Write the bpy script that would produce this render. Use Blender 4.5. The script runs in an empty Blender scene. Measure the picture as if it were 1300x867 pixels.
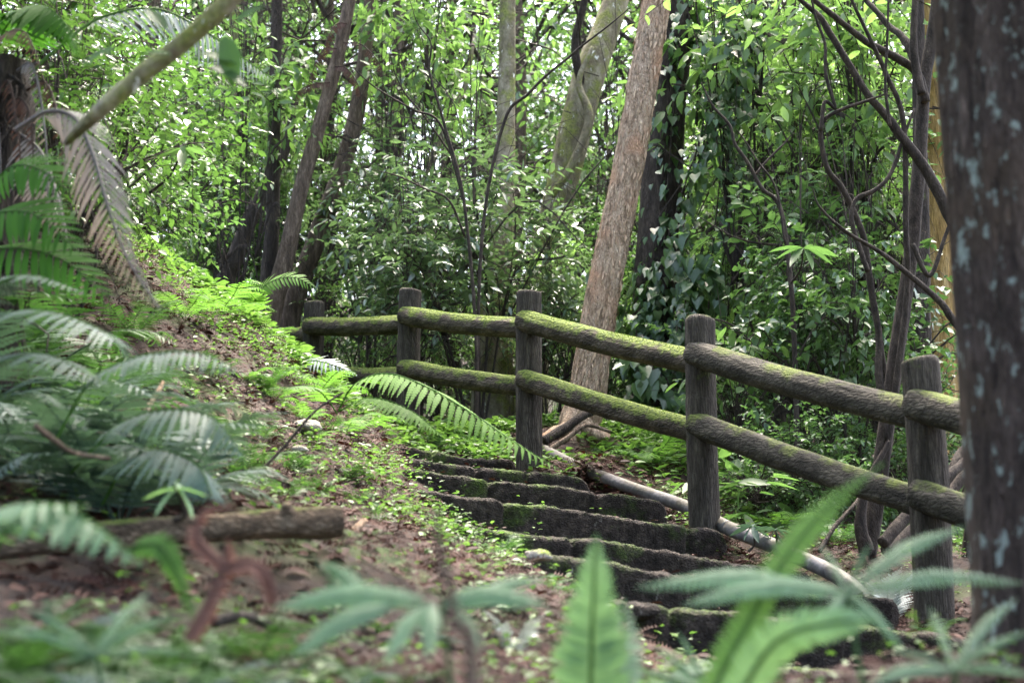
import bpy, math, random
import numpy as np
from mathutils import Vector, Matrix, noise, Quaternion

random.seed(7)
RNG = np.random.default_rng(11)
SC = bpy.context.scene
COL = SC.collection
R = math.radians

# ------------------------------------------------------------------ camera maths (eye at the origin, photo pixels 1300 x 867)
F = 1786.0
PITCH = R(10.2)
CP, SP = math.cos(PITCH), math.sin(PITCH)

def P(px, py, Y):
    u, v = (px - 650) / F, (433.5 - py) / F
    d = Vector((u, CP - v * SP, SP + v * CP))
    return d * (Y / d.y)

# ------------------------------------------------------------------ object helpers
def props(o, label=None, cat=None, group=None, kind=None):
    if label: o['label'] = label
    if cat: o['category'] = cat
    if group: o['group'] = group
    if kind: o['kind'] = kind
    return o

def empty(name, loc, label, cat, group=None):
    o = bpy.data.objects.new(name, None)
    COL.objects.link(o)
    o.empty_display_size = 0.1
    o.location = loc
    return props(o, label, cat, group)

def link(name, me, parent=None, loc=None):
    o = bpy.data.objects.new(name, me)
    COL.objects.link(o)
    if parent is not None:
        o.parent = parent
        if loc is None:                       # mesh data given in world coordinates, parent unrotated
            o.location = -Vector(parent.location)
    if loc is not None:
        o.location = loc
    return o

def dup(root, loc, rotz=0.0, scale=1.0, label=None, group=None, tilt=(0, 0)):
    r = root.copy(); COL.objects.link(r)
    r.location = loc; r.rotation_euler = (tilt[0], tilt[1], rotz); r.scale = (scale,) * 3 if not hasattr(scale, '__len__') else scale
    if label: r['label'] = label
    if group: r['group'] = group
    for ch in KIDS.get(root.name, []):
        c = ch.copy(); COL.objects.link(c); c.parent = r
        for g in KIDS.get(ch.name, []):
            d = g.copy(); COL.objects.link(d); d.parent = c
    return r
KIDS = {}
def kid(root, o):
    KIDS.setdefault(root.name, []).append(o)
    return o

class MB:
    """collects vertices and faces (numpy blocks), one float per vertex, builds one mesh"""
    def __init__(s):
        s.v, s.f, s.r, s.n = [], {}, [], 0
    def add(s, v, faces, r=0.5):
        v = np.asarray(v, float).reshape(-1, 3)
        for f in faces:
            f = np.asarray(f, int)
            if f.size: s.f.setdefault(f.shape[1], []).append(f + s.n)
        s.v.append(v)
        s.r.append(np.full(len(v), r) if np.isscalar(r) else np.asarray(r, float))
        s.n += len(v)
    def mesh(s, name, mat, smooth=True):
        me = bpy.data.meshes.new(name)
        v = np.concatenate(s.v); r = np.concatenate(s.r)
        me.vertices.add(len(v)); me.vertices.foreach_set('co', v.astype(np.float32).ravel())
        idx, start, k = [], [], 0
        for m, fl in s.f.items():
            a = np.concatenate(fl)
            idx.append(a.ravel()); start.append(np.arange(len(a)) * m + k); k += a.size
        idx = np.concatenate(idx).astype(np.int32); start = np.concatenate(start).astype(np.int32)
        me.loops.add(len(idx)); me.loops.foreach_set('vertex_index', idx)
        me.polygons.add(len(start)); me.polygons.foreach_set('loop_start', start)
        me.polygons.foreach_set('use_smooth', np.full(len(start), smooth))
        at = me.attributes.new('rnd', 'FLOAT', 'POINT'); at.data.foreach_set('value', r.astype(np.float32))
        me.update(calc_edges=True); me.validate()
        me.materials.append(mat)
        return me
    def build(s, name, mat, parent=None, smooth=True, loc=None):
        return link(name, s.mesh(name, mat, smooth), parent, loc)

# ------------------------------------------------------------------ curves and tubes
def catmull(pts, n):
    p = np.array([tuple(q) for q in pts], float)
    if len(p) == 2:
        t = np.linspace(0, 1, n)[:, None]
        return p[0] * (1 - t) + p[1] * t
    p = np.vstack([2 * p[0] - p[1], p, 2 * p[-1] - p[-2]])
    m = len(p) - 3
    out = []
    for u in np.linspace(0, m - 1e-6, n):
        i = int(u); t = u - i
        a, b, c, d = p[i:i + 4]
        out.append(0.5 * ((2 * b) + (-a + c) * t + (2 * a - 5 * b + 4 * c - d) * t * t + (-a + 3 * b - 3 * c + d) * t ** 3))
    return np.array(out)

def frames(pts):
    t = np.gradient(pts, axis=0); t /= np.linalg.norm(t, axis=1)[:, None] + 1e-12
    a = np.cross(t[0], (0, 0, 1.0))
    if np.linalg.norm(a) < 0.1: a = np.cross(t[0], (0, 1.0, 0))
    a /= np.linalg.norm(a)
    A = []
    for i in range(len(pts)):
        a = a - t[i] * a.dot(t[i]); a /= np.linalg.norm(a); A.append(a)
    A = np.array(A); B = np.cross(t, A)
    return t, A, B

def tube(mb, pts, rad, seg=8, n=None, amp=0.0, fa=3.0, fl=1.0, cap=True, r=0.5, round_ends=False, ridge=0.0, seed=0.0):
    """tapered tube along pts; amp: relative surface noise; ridge: relative lengthwise bark ridges"""
    pts = catmull(pts, n) if n else np.array([tuple(q) for q in pts], float)
    m = len(pts)
    rad = np.interp(np.linspace(0, 1, m), np.linspace(0, 1, len(rad)), rad)
    t, A, B = frames(pts)
    L = np.concatenate([[0], np.cumsum(np.linalg.norm(np.diff(pts, axis=0), axis=1))])
    if round_ends:
        e0, e1 = rad[0] * .35, rad[-1] * .35
        k = np.minimum(1, np.sqrt(np.clip(1 - (1 - np.clip(L / e0, 0, 1)) ** 2, .3, 1)))
        k2 = np.sqrt(np.clip(1 - (1 - np.clip((L[-1] - L) / e1, 0, 1)) ** 2, .3, 1))
        rad = rad * k * k2
    ang = np.arange(seg) * 2 * math.pi / seg
    ca, sa = np.cos(ang), np.sin(ang)
    V = np.empty((m, seg, 3))
    if amp or ridge:
        K = np.empty((m, seg))
        for i in range(m):
            for j in range(seg):
                q = Vector((ca[j] * fa + seed, sa[j] * fa, L[i] * fl / max(rad.mean(), 1e-4) * .35))
                k = 1.0
                if amp: k += amp * noise.noise(q)
                if ridge:
                    q2 = Vector((ca[j] * fa * 3.3 + seed, sa[j] * fa * 3.3, L[i] * fl * .9 / max(rad.mean(), 1e-4) * .35))
                    k += ridge * (abs(noise.noise(q2)) * 2 - .5)
                K[i, j] = k
    else:
        K = np.ones((m, seg))
    rr = rad[:, None] * K
    V = pts[:, None, :] + A[:, None, :] * (ca[None, :, None] * rr[..., None]) + B[:, None, :] * (sa[None, :, None] * rr[..., None])
    i = np.arange(m - 1)[:, None] * seg; j = np.arange(seg)[None, :]; jn = (j + 1) % seg
    q = np.stack([i + j, i + jn, i + seg + jn, i + seg + j], -1).reshape(-1, 4)
    V = V.reshape(-1, 3)
    fs = [q]
    if cap:
        V = np.vstack([V, pts[0], pts[-1]])
        c0, c1 = m * seg, m * seg + 1
        jj = np.arange(seg); jj2 = (jj + 1) % seg
        fs.append(np.vstack([np.stack([np.full(seg, c0), jj2, jj], -1), np.stack([np.full(seg, c1), (m - 1) * seg + jj, (m - 1) * seg + jj2], -1)]))
    mb.add(V, fs, r)

# ------------------------------------------------------------------ leaves
def leaf_template(shape):
    if shape == 'heart':
        h = [(.0, .0), (.28, -.12), (.44, .12), (.36, .42), (.16, .75), (0, 1)]
    elif shape == 'lance':
        h = [(0, 0), (.07, .15), (.115, .4), (.10, .65), (.05, .85), (0, 1)]
    else:
        h = [(0, 0), (.14, .15), (.215, .38), (.19, .62), (.09, .84), (0, 1)]
    mid = [(0, y * .98 + .01) for x, y in h[1:-1]]
    v = [(0, 0, 0)]
    nm = len(mid)
    sag = lambda y: -.13 * y * y + .03
    for k in range(nm): v.append((0, max(mid[k][1], .05), sag(mid[k][1]) - .02))
    for s in (1, -1):
        for x, y in h[1:-1]: v.append((x * s, y, sag(y) + abs(x) * .25))
    v.append((0, 1, sag(1.)))
    tip = len(v) - 1
    tri, quad = [], []
    for s in range(2):
        o = 1 + nm * (1 + s)
        a = (lambda f: f) if s == 0 else (lambda f: f[::-1])
        tri.append(a([0, o, 1]))
        for k in range(nm - 1): quad.append(a([1 + k, o + k, o + k + 1, 2 + k]))
        tri.append(a([nm, o + nm - 1, tip]))
    return np.array(v, float), np.array(tri), np.array(quad)
LEAF = {k: leaf_template(k) for k in ('ovate', 'lance', 'heart')}

def stamp(mb, shape, pos, axis, nrm, size, r, wid=1.0):
    """one leaf per row: axis = base to tip, nrm = upper face"""
    tv, tt, tq = LEAF[shape]
    axis = axis / (np.linalg.norm(axis, axis=1)[:, None] + 1e-9)
    nrm = nrm - axis * (nrm * axis).sum(1)[:, None]
    nrm = nrm / (np.linalg.norm(nrm, axis=1)[:, None] + 1e-9)
    side = np.cross(axis, nrm)
    n, k = len(pos), len(tv)
    V = pos[:, None, :] + size[:, None, None] * (tv[None, :, 0:1] * wid * side[:, None] + tv[None, :, 1:2] * axis[:, None] + tv[None, :, 2:3] * nrm[:, None])
    off = (np.arange(n) * k)[:, None, None]
    mb.add(V.reshape(-1, 3), [(tt[None] + off).reshape(-1, 3), (tq[None] + off).reshape(-1, 4)], np.repeat(r, k))

def unit(a): return a / (np.linalg.norm(a, axis=1)[:, None] + 1e-9)

def foliage(rng, blobs, n_twigs, per, leaf_len, twig_len, shape='ovate', droop=.25, wid=1.0, flat=.35, hollow=.45, wood=None, twig_r=.004, limbs_from=None, limb_r=.02, ends=.35):
    """leafy twigs spread through ellipsoids; returns the leaf builder. wood: MB that takes the twigs and limbs"""
    mb = MB()
    vol = np.array([b[1][0] * b[1][1] * b[1][2] for b in blobs]) ** .75
    pick = rng.choice(len(blobs), n_twigs, p=vol / vol.sum())
    C = np.array([b[0] for b in blobs], float)[pick]; S = np.array([b[1] for b in blobs], float)[pick]
    d = unit(rng.normal(size=(n_twigs, 3)))
    rad = hollow + (1 - hollow) * rng.random(n_twigs) ** .6
    base = C + d * S * rad[:, None]
    out = unit(d * .8 + rng.normal(size=(n_twigs, 3)) * .55 + np.array([0, 0, .12]))
    tl = twig_len * rng.uniform(.55, 1.25, n_twigs)
    tip_drop = np.zeros((n_twigs, 3)); tip_drop[:, 2] = -droop
    tone = np.clip(.65 * rng.random(len(blobs))[pick] + .35 * rng.random(n_twigs), 0, 1)
    ts = np.linspace(.12, 1, per)
    for j, t in enumerate(ts):
        pos = base + out * (tl * t)[:, None] + tip_drop * (tl * t * t)[:, None]
        tg = unit(out + tip_drop * 2 * t)
        up = np.array([0, 0, 1.0]) + rng.normal(size=(n_twigs, 3)) * flat
        sd = unit(np.cross(tg, up)) * (1 if j % 2 else -1)
        w = .95 if j < per - 1 else .15
        ax = unit(tg * (.55 if j < per - 1 else 1) + sd * w + rng.normal(size=(n_twigs, 3)) * .22 + np.array([0, 0, -.12]))
        sz = leaf_len * rng.uniform(.6, 1.2, n_twigs) * (1 - ends * abs(t - .55))
        keep = rng.random(n_twigs) < .93
        rr = np.clip(tone * .55 + rng.random(n_twigs) * .45, 0, 1)
        stamp(mb, shape, pos[keep], ax[keep], up[keep], sz[keep], rr[keep], wid)
    if wood is not None:
        for i in range(n_twigs):
            q = [base[i] - out[i] * tl[i] * .25, base[i] + out[i] * tl[i] * .5 + tip_drop[i] * tl[i] * .25, base[i] + out[i] * tl[i] + tip_drop[i] * tl[i]]
            tube(wood, q, [twig_r, twig_r * .8, twig_r * .4], 3, cap=False)
        if limbs_from is not None:
            for b in blobs:
                o = np.array(limbs_from[int(rng.integers(len(limbs_from)))], float)
                c = np.array(b[0], float)
                mid = (o + c) / 2 + rng.normal(size=3) * .12 * np.linalg.norm(c - o)
                tube(wood, [o, mid, c], [limb_r, limb_r * .7, limb_r * .45], 6, n=8, cap=False)
                for k in range(5):
                    q = c + rng.normal(size=3) * np.array(b[1]) * .55
                    tube(wood, [c, (c + q) / 2 + rng.normal(size=3) * .08, q], [limb_r * .5, limb_r * .3, limb_r * .15], 4, n=6, cap=False)
    return mb

# ------------------------------------------------------------------ fronds
def pinna_lobed(mb, o, d, s, nrm, L, w, lobes, r, curl=0.15):
    """a pinna cut into lobes: o base, d direction, s across, nrm up"""
    m = lobes
    v = [o]; tri = []
    ctr = []
    for k in range(m + 1):
        t = k / m
        ctr.append(o + d * L * t - nrm * L * curl * t * t)
    V = list(ctr); T = []; Q = []
    for sg in (1, -1):
        for k in range(m):
            t = (k + .5) / m
            ww = w * (1 - t) ** .7 * (.75 + .5 * min(1, t * 4)) * .5
            a, b = ctr[k], ctr[k + 1]
            e1 = a + (b - a) * .30 + s * sg * ww - nrm * ww * .12 + d * ww * .35
            e2 = a + (b - a) * .88 + s * sg * ww * .88 - nrm * ww * .1 + d * ww * .55
            i = len(V); V += [e1, e2]
            Q.append([k, i, i + 1, k + 1] if sg > 0 else [k + 1, i + 1, i, k])
    mb.add(np.array(V), [np.array(Q)], r)

def pinna_lance(mb, o, d, s, nrm, L, w, r, curl=0.2, serr=0):
    m = 7 if not serr else serr
    V, Q = [], []
    for k in range(m + 1):
        t = k / m
        ww = w * .5 * (math.sin(math.pi * min(1, (t * .86 + .14)) ** .9) ** .8 if t < 1 else 0.0)
        if serr and k % 2: ww *= .74
        c = o + d * L * t - nrm * L * curl * t * t
        V += [c + s * ww + nrm * ww * .25, c, c - s * ww + nrm * ww * .25]
        if k:
            a = 3 * (k - 1); b = 3 * k
            Q += [[a, a + 1, b + 1, b], [a + 1, a + 2, b + 2, b + 1]]
    mb.add(np.array(V), [np.array(Q)], r)

def frond(mb, pts, n_pairs, pin_len, style='lobed', start=.12, width=.22, ang=65, up=(0, 0, 1), stem_r=.004, droop=.12, tone=.5, rng=random, lobes=8, prof=None, stem=None, twist=0.0, ragged=0.0, curl=.15):
    """one fern frond along pts. The rachis goes to `stem` if given, else into mb"""
    c = catmull(pts, 40)
    t, _, _ = frames(c)
    tube(stem if stem is not None else mb, c, [stem_r, stem_r * .8, stem_r * .3], 5, cap=False, r=.02)
    up = np.array(up, float)
    prof = prof or (lambda u: (math.sin(math.pi * (u * .82 + .16) ** .8)) ** .8 if u < .995 else .1)
    for k in range(n_pairs + 1):
        u = k / n_pairs
        x = (start + (1 - start) * u) * 39
        i = min(int(x), 38); fr = x - i
        p = c[i] * (1 - fr) + c[i + 1] * fr; tg = t[i]
        s = np.cross(tg, up); s /= np.linalg.norm(s) + 1e-9
        nr = np.cross(s, tg)
        L0 = pin_len * max(.06, prof(u))
        a = R(ang) * (1 - .35 * u)
        for sg in (1, -1):
            if ragged and rng.random() < ragged: continue
            L = L0 * rng.uniform(.88, 1.08)
            a2 = a + rng.uniform(-.08, .08)
            d = s * sg * math.sin(a2) + tg * math.cos(a2) - nr * (droop + rng.uniform(-.08, .1)) + np.array((0, 0, -twist * rng.random()))
            d /= np.linalg.norm(d)
            ac = np.cross(nr, d); ac /= np.linalg.norm(ac) + 1e-9
            n2 = np.cross(d, ac)
            rr = min(1, max(0, tone + rng.uniform(-.2, .2)))
            if style == 'lobed': pinna_lobed(mb, p, d, ac, n2, L, L0 * width + .003, lobes, rr, curl)
            elif style == 'serr': pinna_lance(mb, p, d, ac, n2, L, L0 * width, rr, curl, 9)
            else: pinna_lance(mb, p, d, ac, n2, L, L0 * width, rr, curl)
        if u >= 1: break

# ------------------------------------------------------------------ materials
def new_mat(name):
    m = bpy.data.materials.new(name); m.use_nodes = True
    nt = m.node_tree; nt.nodes.clear()
    return m, nt, nt.nodes, nt.links

def N(nt, typ, **kw):
    n = nt.nodes.new(typ)
    for k, v in kw.items():
        if hasattr(n, k): setattr(n, k, v)
        else: n.inputs[k.replace('_', ' ')].default_value = v
    return n

def ramp(nt, stops, fac=None):
    n = nt.nodes.new('ShaderNodeValToRGB')
    e = n.color_ramp.elements
    while len(e) < len(stops): e.new(.5)
    for k, (p, c) in enumerate(stops):
        e[k].position = p; e[k].color = (c[0], c[1], c[2], 1) if hasattr(c, '__len__') else (c, c, c, 1)
    if fac is not None: nt.links.new(fac, n.inputs[0])
    return n

def mix(nt, fac, a, b):
    n = nt.nodes.new('ShaderNodeMix'); n.data_type = 'RGBA'
    for sock, v in ((n.inputs[0], fac), (n.inputs[6], a), (n.inputs[7], b)):
        if isinstance(v, bpy.types.NodeSocket): nt.links.new(v, sock)
        elif hasattr(v, '__len__'): sock.default_value = (*v, 1)
        else: sock.default_value = v
    return n.outputs[2]

def leaf_mat(name, dark, light, rough=.34, trans=.35, spec=.5, tcol=None, spots=None, dead=0.0):
    m, nt, nd, lk = new_mat(name)
    at = N(nt, 'ShaderNodeAttribute', attribute_name='rnd')
    oi = N(nt, 'ShaderNodeObjectInfo')
    tc = N(nt, 'ShaderNodeTexCoord')
    nz = N(nt, 'ShaderNodeTexNoise', Scale=7.0, Detail=2.0)
    lk.new(tc.outputs['Object'], nz.inputs['Vector'])
    a = N(nt, 'ShaderNodeMath', operation='MULTIPLY_ADD'); lk.new(at.outputs['Fac'], a.inputs[0]); a.inputs[1].default_value = .75
    b = N(nt, 'ShaderNodeMath', operation='MULTIPLY_ADD'); lk.new(nz.outputs['Fac'], b.inputs[0]); b.inputs[1].default_value = .5; b.inputs[2].default_value = -.2
    c = N(nt, 'ShaderNodeMath', operation='MULTIPLY_ADD'); lk.new(oi.outputs['Random'], c.inputs[0]); c.inputs[1].default_value = .22; lk.new(b.outputs[0], c.inputs[2])
    lk.new(c.outputs[0], a.inputs[2])
    stops = [(0.05, dark), (.95, light)]
    if dead: stops = [(0.0, dark), (.9, light), (.955, light), (.985, (.19, .13, .035))]
    col = ramp(nt, stops, a.outputs[0]).outputs[0]
    bs = N(nt, 'ShaderNodeBsdfPrincipled'); bs.inputs['Roughness'].default_value = rough; bs.inputs['Specular IOR Level'].default_value = spec
    lk.new(col, bs.inputs['Base Color'])
    tr = N(nt, 'ShaderNodeBsdfTranslucent')
    tcol = tcol or (1.0, 1.17, .6)
    mm = N(nt, 'ShaderNodeMix', data_type='RGBA', blend_type='MULTIPLY'); mm.inputs[0].default_value = 1
    lk.new(col, mm.inputs[6]); mm.inputs[7].default_value = (*[x * 1.6 for x in tcol], 1)
    lk.new(mm.outputs[2], tr.inputs['Color'])
    ms = N(nt, 'ShaderNodeMixShader'); ms.inputs[0].default_value = trans
    lk.new(bs.outputs[0], ms.inputs[1]); lk.new(tr.outputs[0], ms.inputs[2])
    out = N(nt, 'ShaderNodeOutputMaterial'); lk.new(ms.outputs[0], out.inputs[0])
    return m

def bark_mat(name, cols, scale=(9, 9, 2.2), bump=.6, moss=0.0, moss_col=((.045, .075, .012), (.16, .2, .03)), moss_lo=.45, lichen=None, lichen_amt=.62, rough=.9, moss_up=True, crack=.5, spot_scale=5.0, up_bias=.8, rotz=0.0, speck=.45, lscale=14.0):
    m, nt, nd, lk = new_mat(name)
    tc = N(nt, 'ShaderNodeTexCoord'); mp = N(nt, 'ShaderNodeMapping'); mp.inputs['Scale'].default_value = scale
    if rotz:
        mp.vector_type = 'TEXTURE'; mp.inputs['Rotation'].default_value = (0, 0, rotz); mp.inputs['Scale'].default_value = tuple(1 / q for q in scale)
    lk.new(tc.outputs['Object'], mp.inputs['Vector'])
    n1 = N(nt, 'ShaderNodeTexNoise', Scale=1.0, Detail=8.0, Roughness=.68); lk.new(mp.outputs[0], n1.inputs['Vector'])
    vo = N(nt, 'ShaderNodeTexVoronoi', feature='DISTANCE_TO_EDGE', Scale=3.2)
    ad = N(nt, 'ShaderNodeMix', data_type='RGBA', blend_type='ADD'); ad.inputs[0].default_value = .55
    lk.new(mp.outputs[0], ad.inputs[6]); lk.new(n1.outputs['Color'], ad.inputs[7]); lk.new(ad.outputs[2], vo.inputs['Vector'])
    cr = ramp(nt, [(0, 0), (.3, 1)], vo.outputs['Distance']).outputs[0]
    n2 = N(nt, 'ShaderNodeTexNoise', Scale=3.1, Detail=5.0); lk.new(tc.outputs['Object'], n2.inputs['Vector'])
    col = ramp(nt, [(.34, cols[0]), (.5, cols[1]), (.65, cols[2])], n1.outputs['Fac']).outputs[0]
    if len(cols) > 3:
        col = mix(nt, ramp(nt, [(.5, 0), (.62, 1)], n2.outputs['Fac']).outputs[0], col, cols[3])
    dark = N(nt, 'ShaderNodeMath', operation='MULTIPLY_ADD'); lk.new(cr, dark.inputs[0]); dark.inputs[1].default_value = -crack; dark.inputs[2].default_value = crack
    col = mix(nt, dark.outputs[0], col, tuple(x * .25 for x in cols[0]))
    n6 = N(nt, 'ShaderNodeTexNoise', Scale=2.3, Detail=6.0, Roughness=.75); lk.new(mp.outputs[0], n6.inputs['Vector'])
    sp = ramp(nt, [(.36, speck), (.47, 0)], n6.outputs['Fac']).outputs[0]
    col = mix(nt, sp, col, tuple(x * .2 for x in cols[0]))
    hgt = N(nt, 'ShaderNodeMath', operation='MULTIPLY_ADD'); lk.new(n1.outputs['Fac'], hgt.inputs[0]); hgt.inputs[1].default_value = .8
    sc = N(nt, 'ShaderNodeMath', operation='MULTIPLY'); lk.new(cr, sc.inputs[0]); sc.inputs[1].default_value = .5
    lk.new(sc.outputs[0], hgt.inputs[2])
    rg = rough
    if moss:
        g = N(nt, 'ShaderNodeNewGeometry'); sx = N(nt, 'ShaderNodeSeparateXYZ'); lk.new(g.outputs['Normal'], sx.inputs[0])
        n3 = N(nt, 'ShaderNodeTexNoise', Scale=spot_scale, Detail=6.0, Roughness=.65); lk.new(tc.outputs['Object'], n3.inputs['Vector'])
        u = N(nt, 'ShaderNodeMath', operation='MULTIPLY_ADD'); lk.new(sx.outputs['Z'], u.inputs[0]); u.inputs[1].default_value = .28 * up_bias if moss_up else 0.0
        lk.new(n3.outputs['Fac'], u.inputs[2])
        mk = ramp(nt, [(moss_lo + .18 * (1 - moss), 0), (moss_lo + .14 + .18 * (1 - moss), 1)], u.outputs[0]).outputs[0]
        n4 = N(nt, 'ShaderNodeTexNoise', Scale=60.0, Detail=4.0); lk.new(tc.outputs['Object'], n4.inputs['Vector'])
        mc = ramp(nt, [(.3, moss_col[0]), (.72, moss_col[1])], n4.outputs['Fac']).outputs[0]
        col = mix(nt, mk, col, mc)
        a3 = N(nt, 'ShaderNodeMath', operation='MULTIPLY_ADD'); lk.new(mk, a3.inputs[0]); a3.inputs[1].default_value = .35; lk.new(hgt.outputs[0], a3.inputs[2])
        a4 = N(nt, 'ShaderNodeMath', operation='MULTIPLY_ADD'); lk.new(n4.outputs['Fac'], a4.inputs[0]); a4.inputs[1].default_value = .5; lk.new(a3.outputs[0], a4.inputs[2])
        hgt = a4
    if lichen:
        n5 = N(nt, 'ShaderNodeTexNoise', Scale=lscale, Detail=6.0, Roughness=.68)
        mp2 = N(nt, 'ShaderNodeMapping'); mp2.inputs['Scale'].default_value = (1, 1, .55); mp2.inputs['Location'].default_value = (3.1, 1.7, .4)
        lk.new(tc.outputs['Object'], mp2.inputs['Vector']); lk.new(mp2.outputs[0], n5.inputs['Vector'])
        lm = ramp(nt, [(lichen_amt, 0), (lichen_amt + .05, 1)], n5.outputs['Fac']).outputs[0]
        col = mix(nt, lm, col, lichen)
    bs = N(nt, 'ShaderNodeBsdfPrincipled'); bs.inputs['Roughness'].default_value = rg; bs.inputs['Specular IOR Level'].default_value = .3
    lk.new(col, bs.inputs['Base Color'])
    bp = N(nt, 'ShaderNodeBump'); bp.inputs['Strength'].default_value = bump; bp.inputs['Distance'].default_value = .02
    lk.new(hgt.outputs[0], bp.inputs['Height']); lk.new(bp.outputs[0], bs.inputs['Normal'])
    out = N(nt, 'ShaderNodeOutputMaterial'); lk.new(bs.outputs[0], out.inputs[0])
    return m

def soil_mat():
    m, nt, nd, lk = new_mat('forest_soil')
    tc = N(nt, 'ShaderNodeTexCoord')
    n1 = N(nt, 'ShaderNodeTexNoise', Scale=22.0, Detail=9.0, Roughness=.75); lk.new(tc.outputs['Object'], n1.inputs['Vector'])
    n2 = N(nt, 'ShaderNodeTexNoise', Scale=1.7, Detail=5.0); lk.new(tc.outputs['Object'], n2.inputs['Vector'])
    vo = N(nt, 'ShaderNodeTexVoronoi', Scale=34.0); lk.new(tc.outputs['Object'], vo.inputs['Vector'])
    col = ramp(nt, [(.3, (.009, .006, .004)), (.5, (.024, .015, .01)), (.68, (.055, .033, .022)), (.8, (.09, .058, .04))], n1.outputs['Fac']).outputs[0]
    col = mix(nt, .3, col, ramp(nt, [(0, (.08, .04, .026)), (1, (.025, .016, .012))], vo.outputs['Distance']).outputs[0])
    mk = ramp(nt, [(.5, 0), (.66, .8)], n2.outputs['Fac']).outputs[0]
    col = mix(nt, mk, col, ramp(nt, [(.35, (.025, .045, .012)), (.65, (.08, .13, .025))], n1.outputs['Fac']).outputs[0])
    bs = N(nt, 'ShaderNodeBsdfPrincipled'); bs.inputs['Roughness'].default_value = .95; lk.new(col, bs.inputs['Base Color'])
    bp = N(nt, 'ShaderNodeBump'); bp.inputs['Strength'].default_value = .8; bp.inputs['Distance'].default_value = .03
    lk.new(n1.outputs['Fac'], bp.inputs['Height']); lk.new(bp.outputs[0], bs.inputs['Normal'])
    out = N(nt, 'ShaderNodeOutputMaterial'); lk.new(bs.outputs[0], out.inputs[0])
    return m

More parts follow.
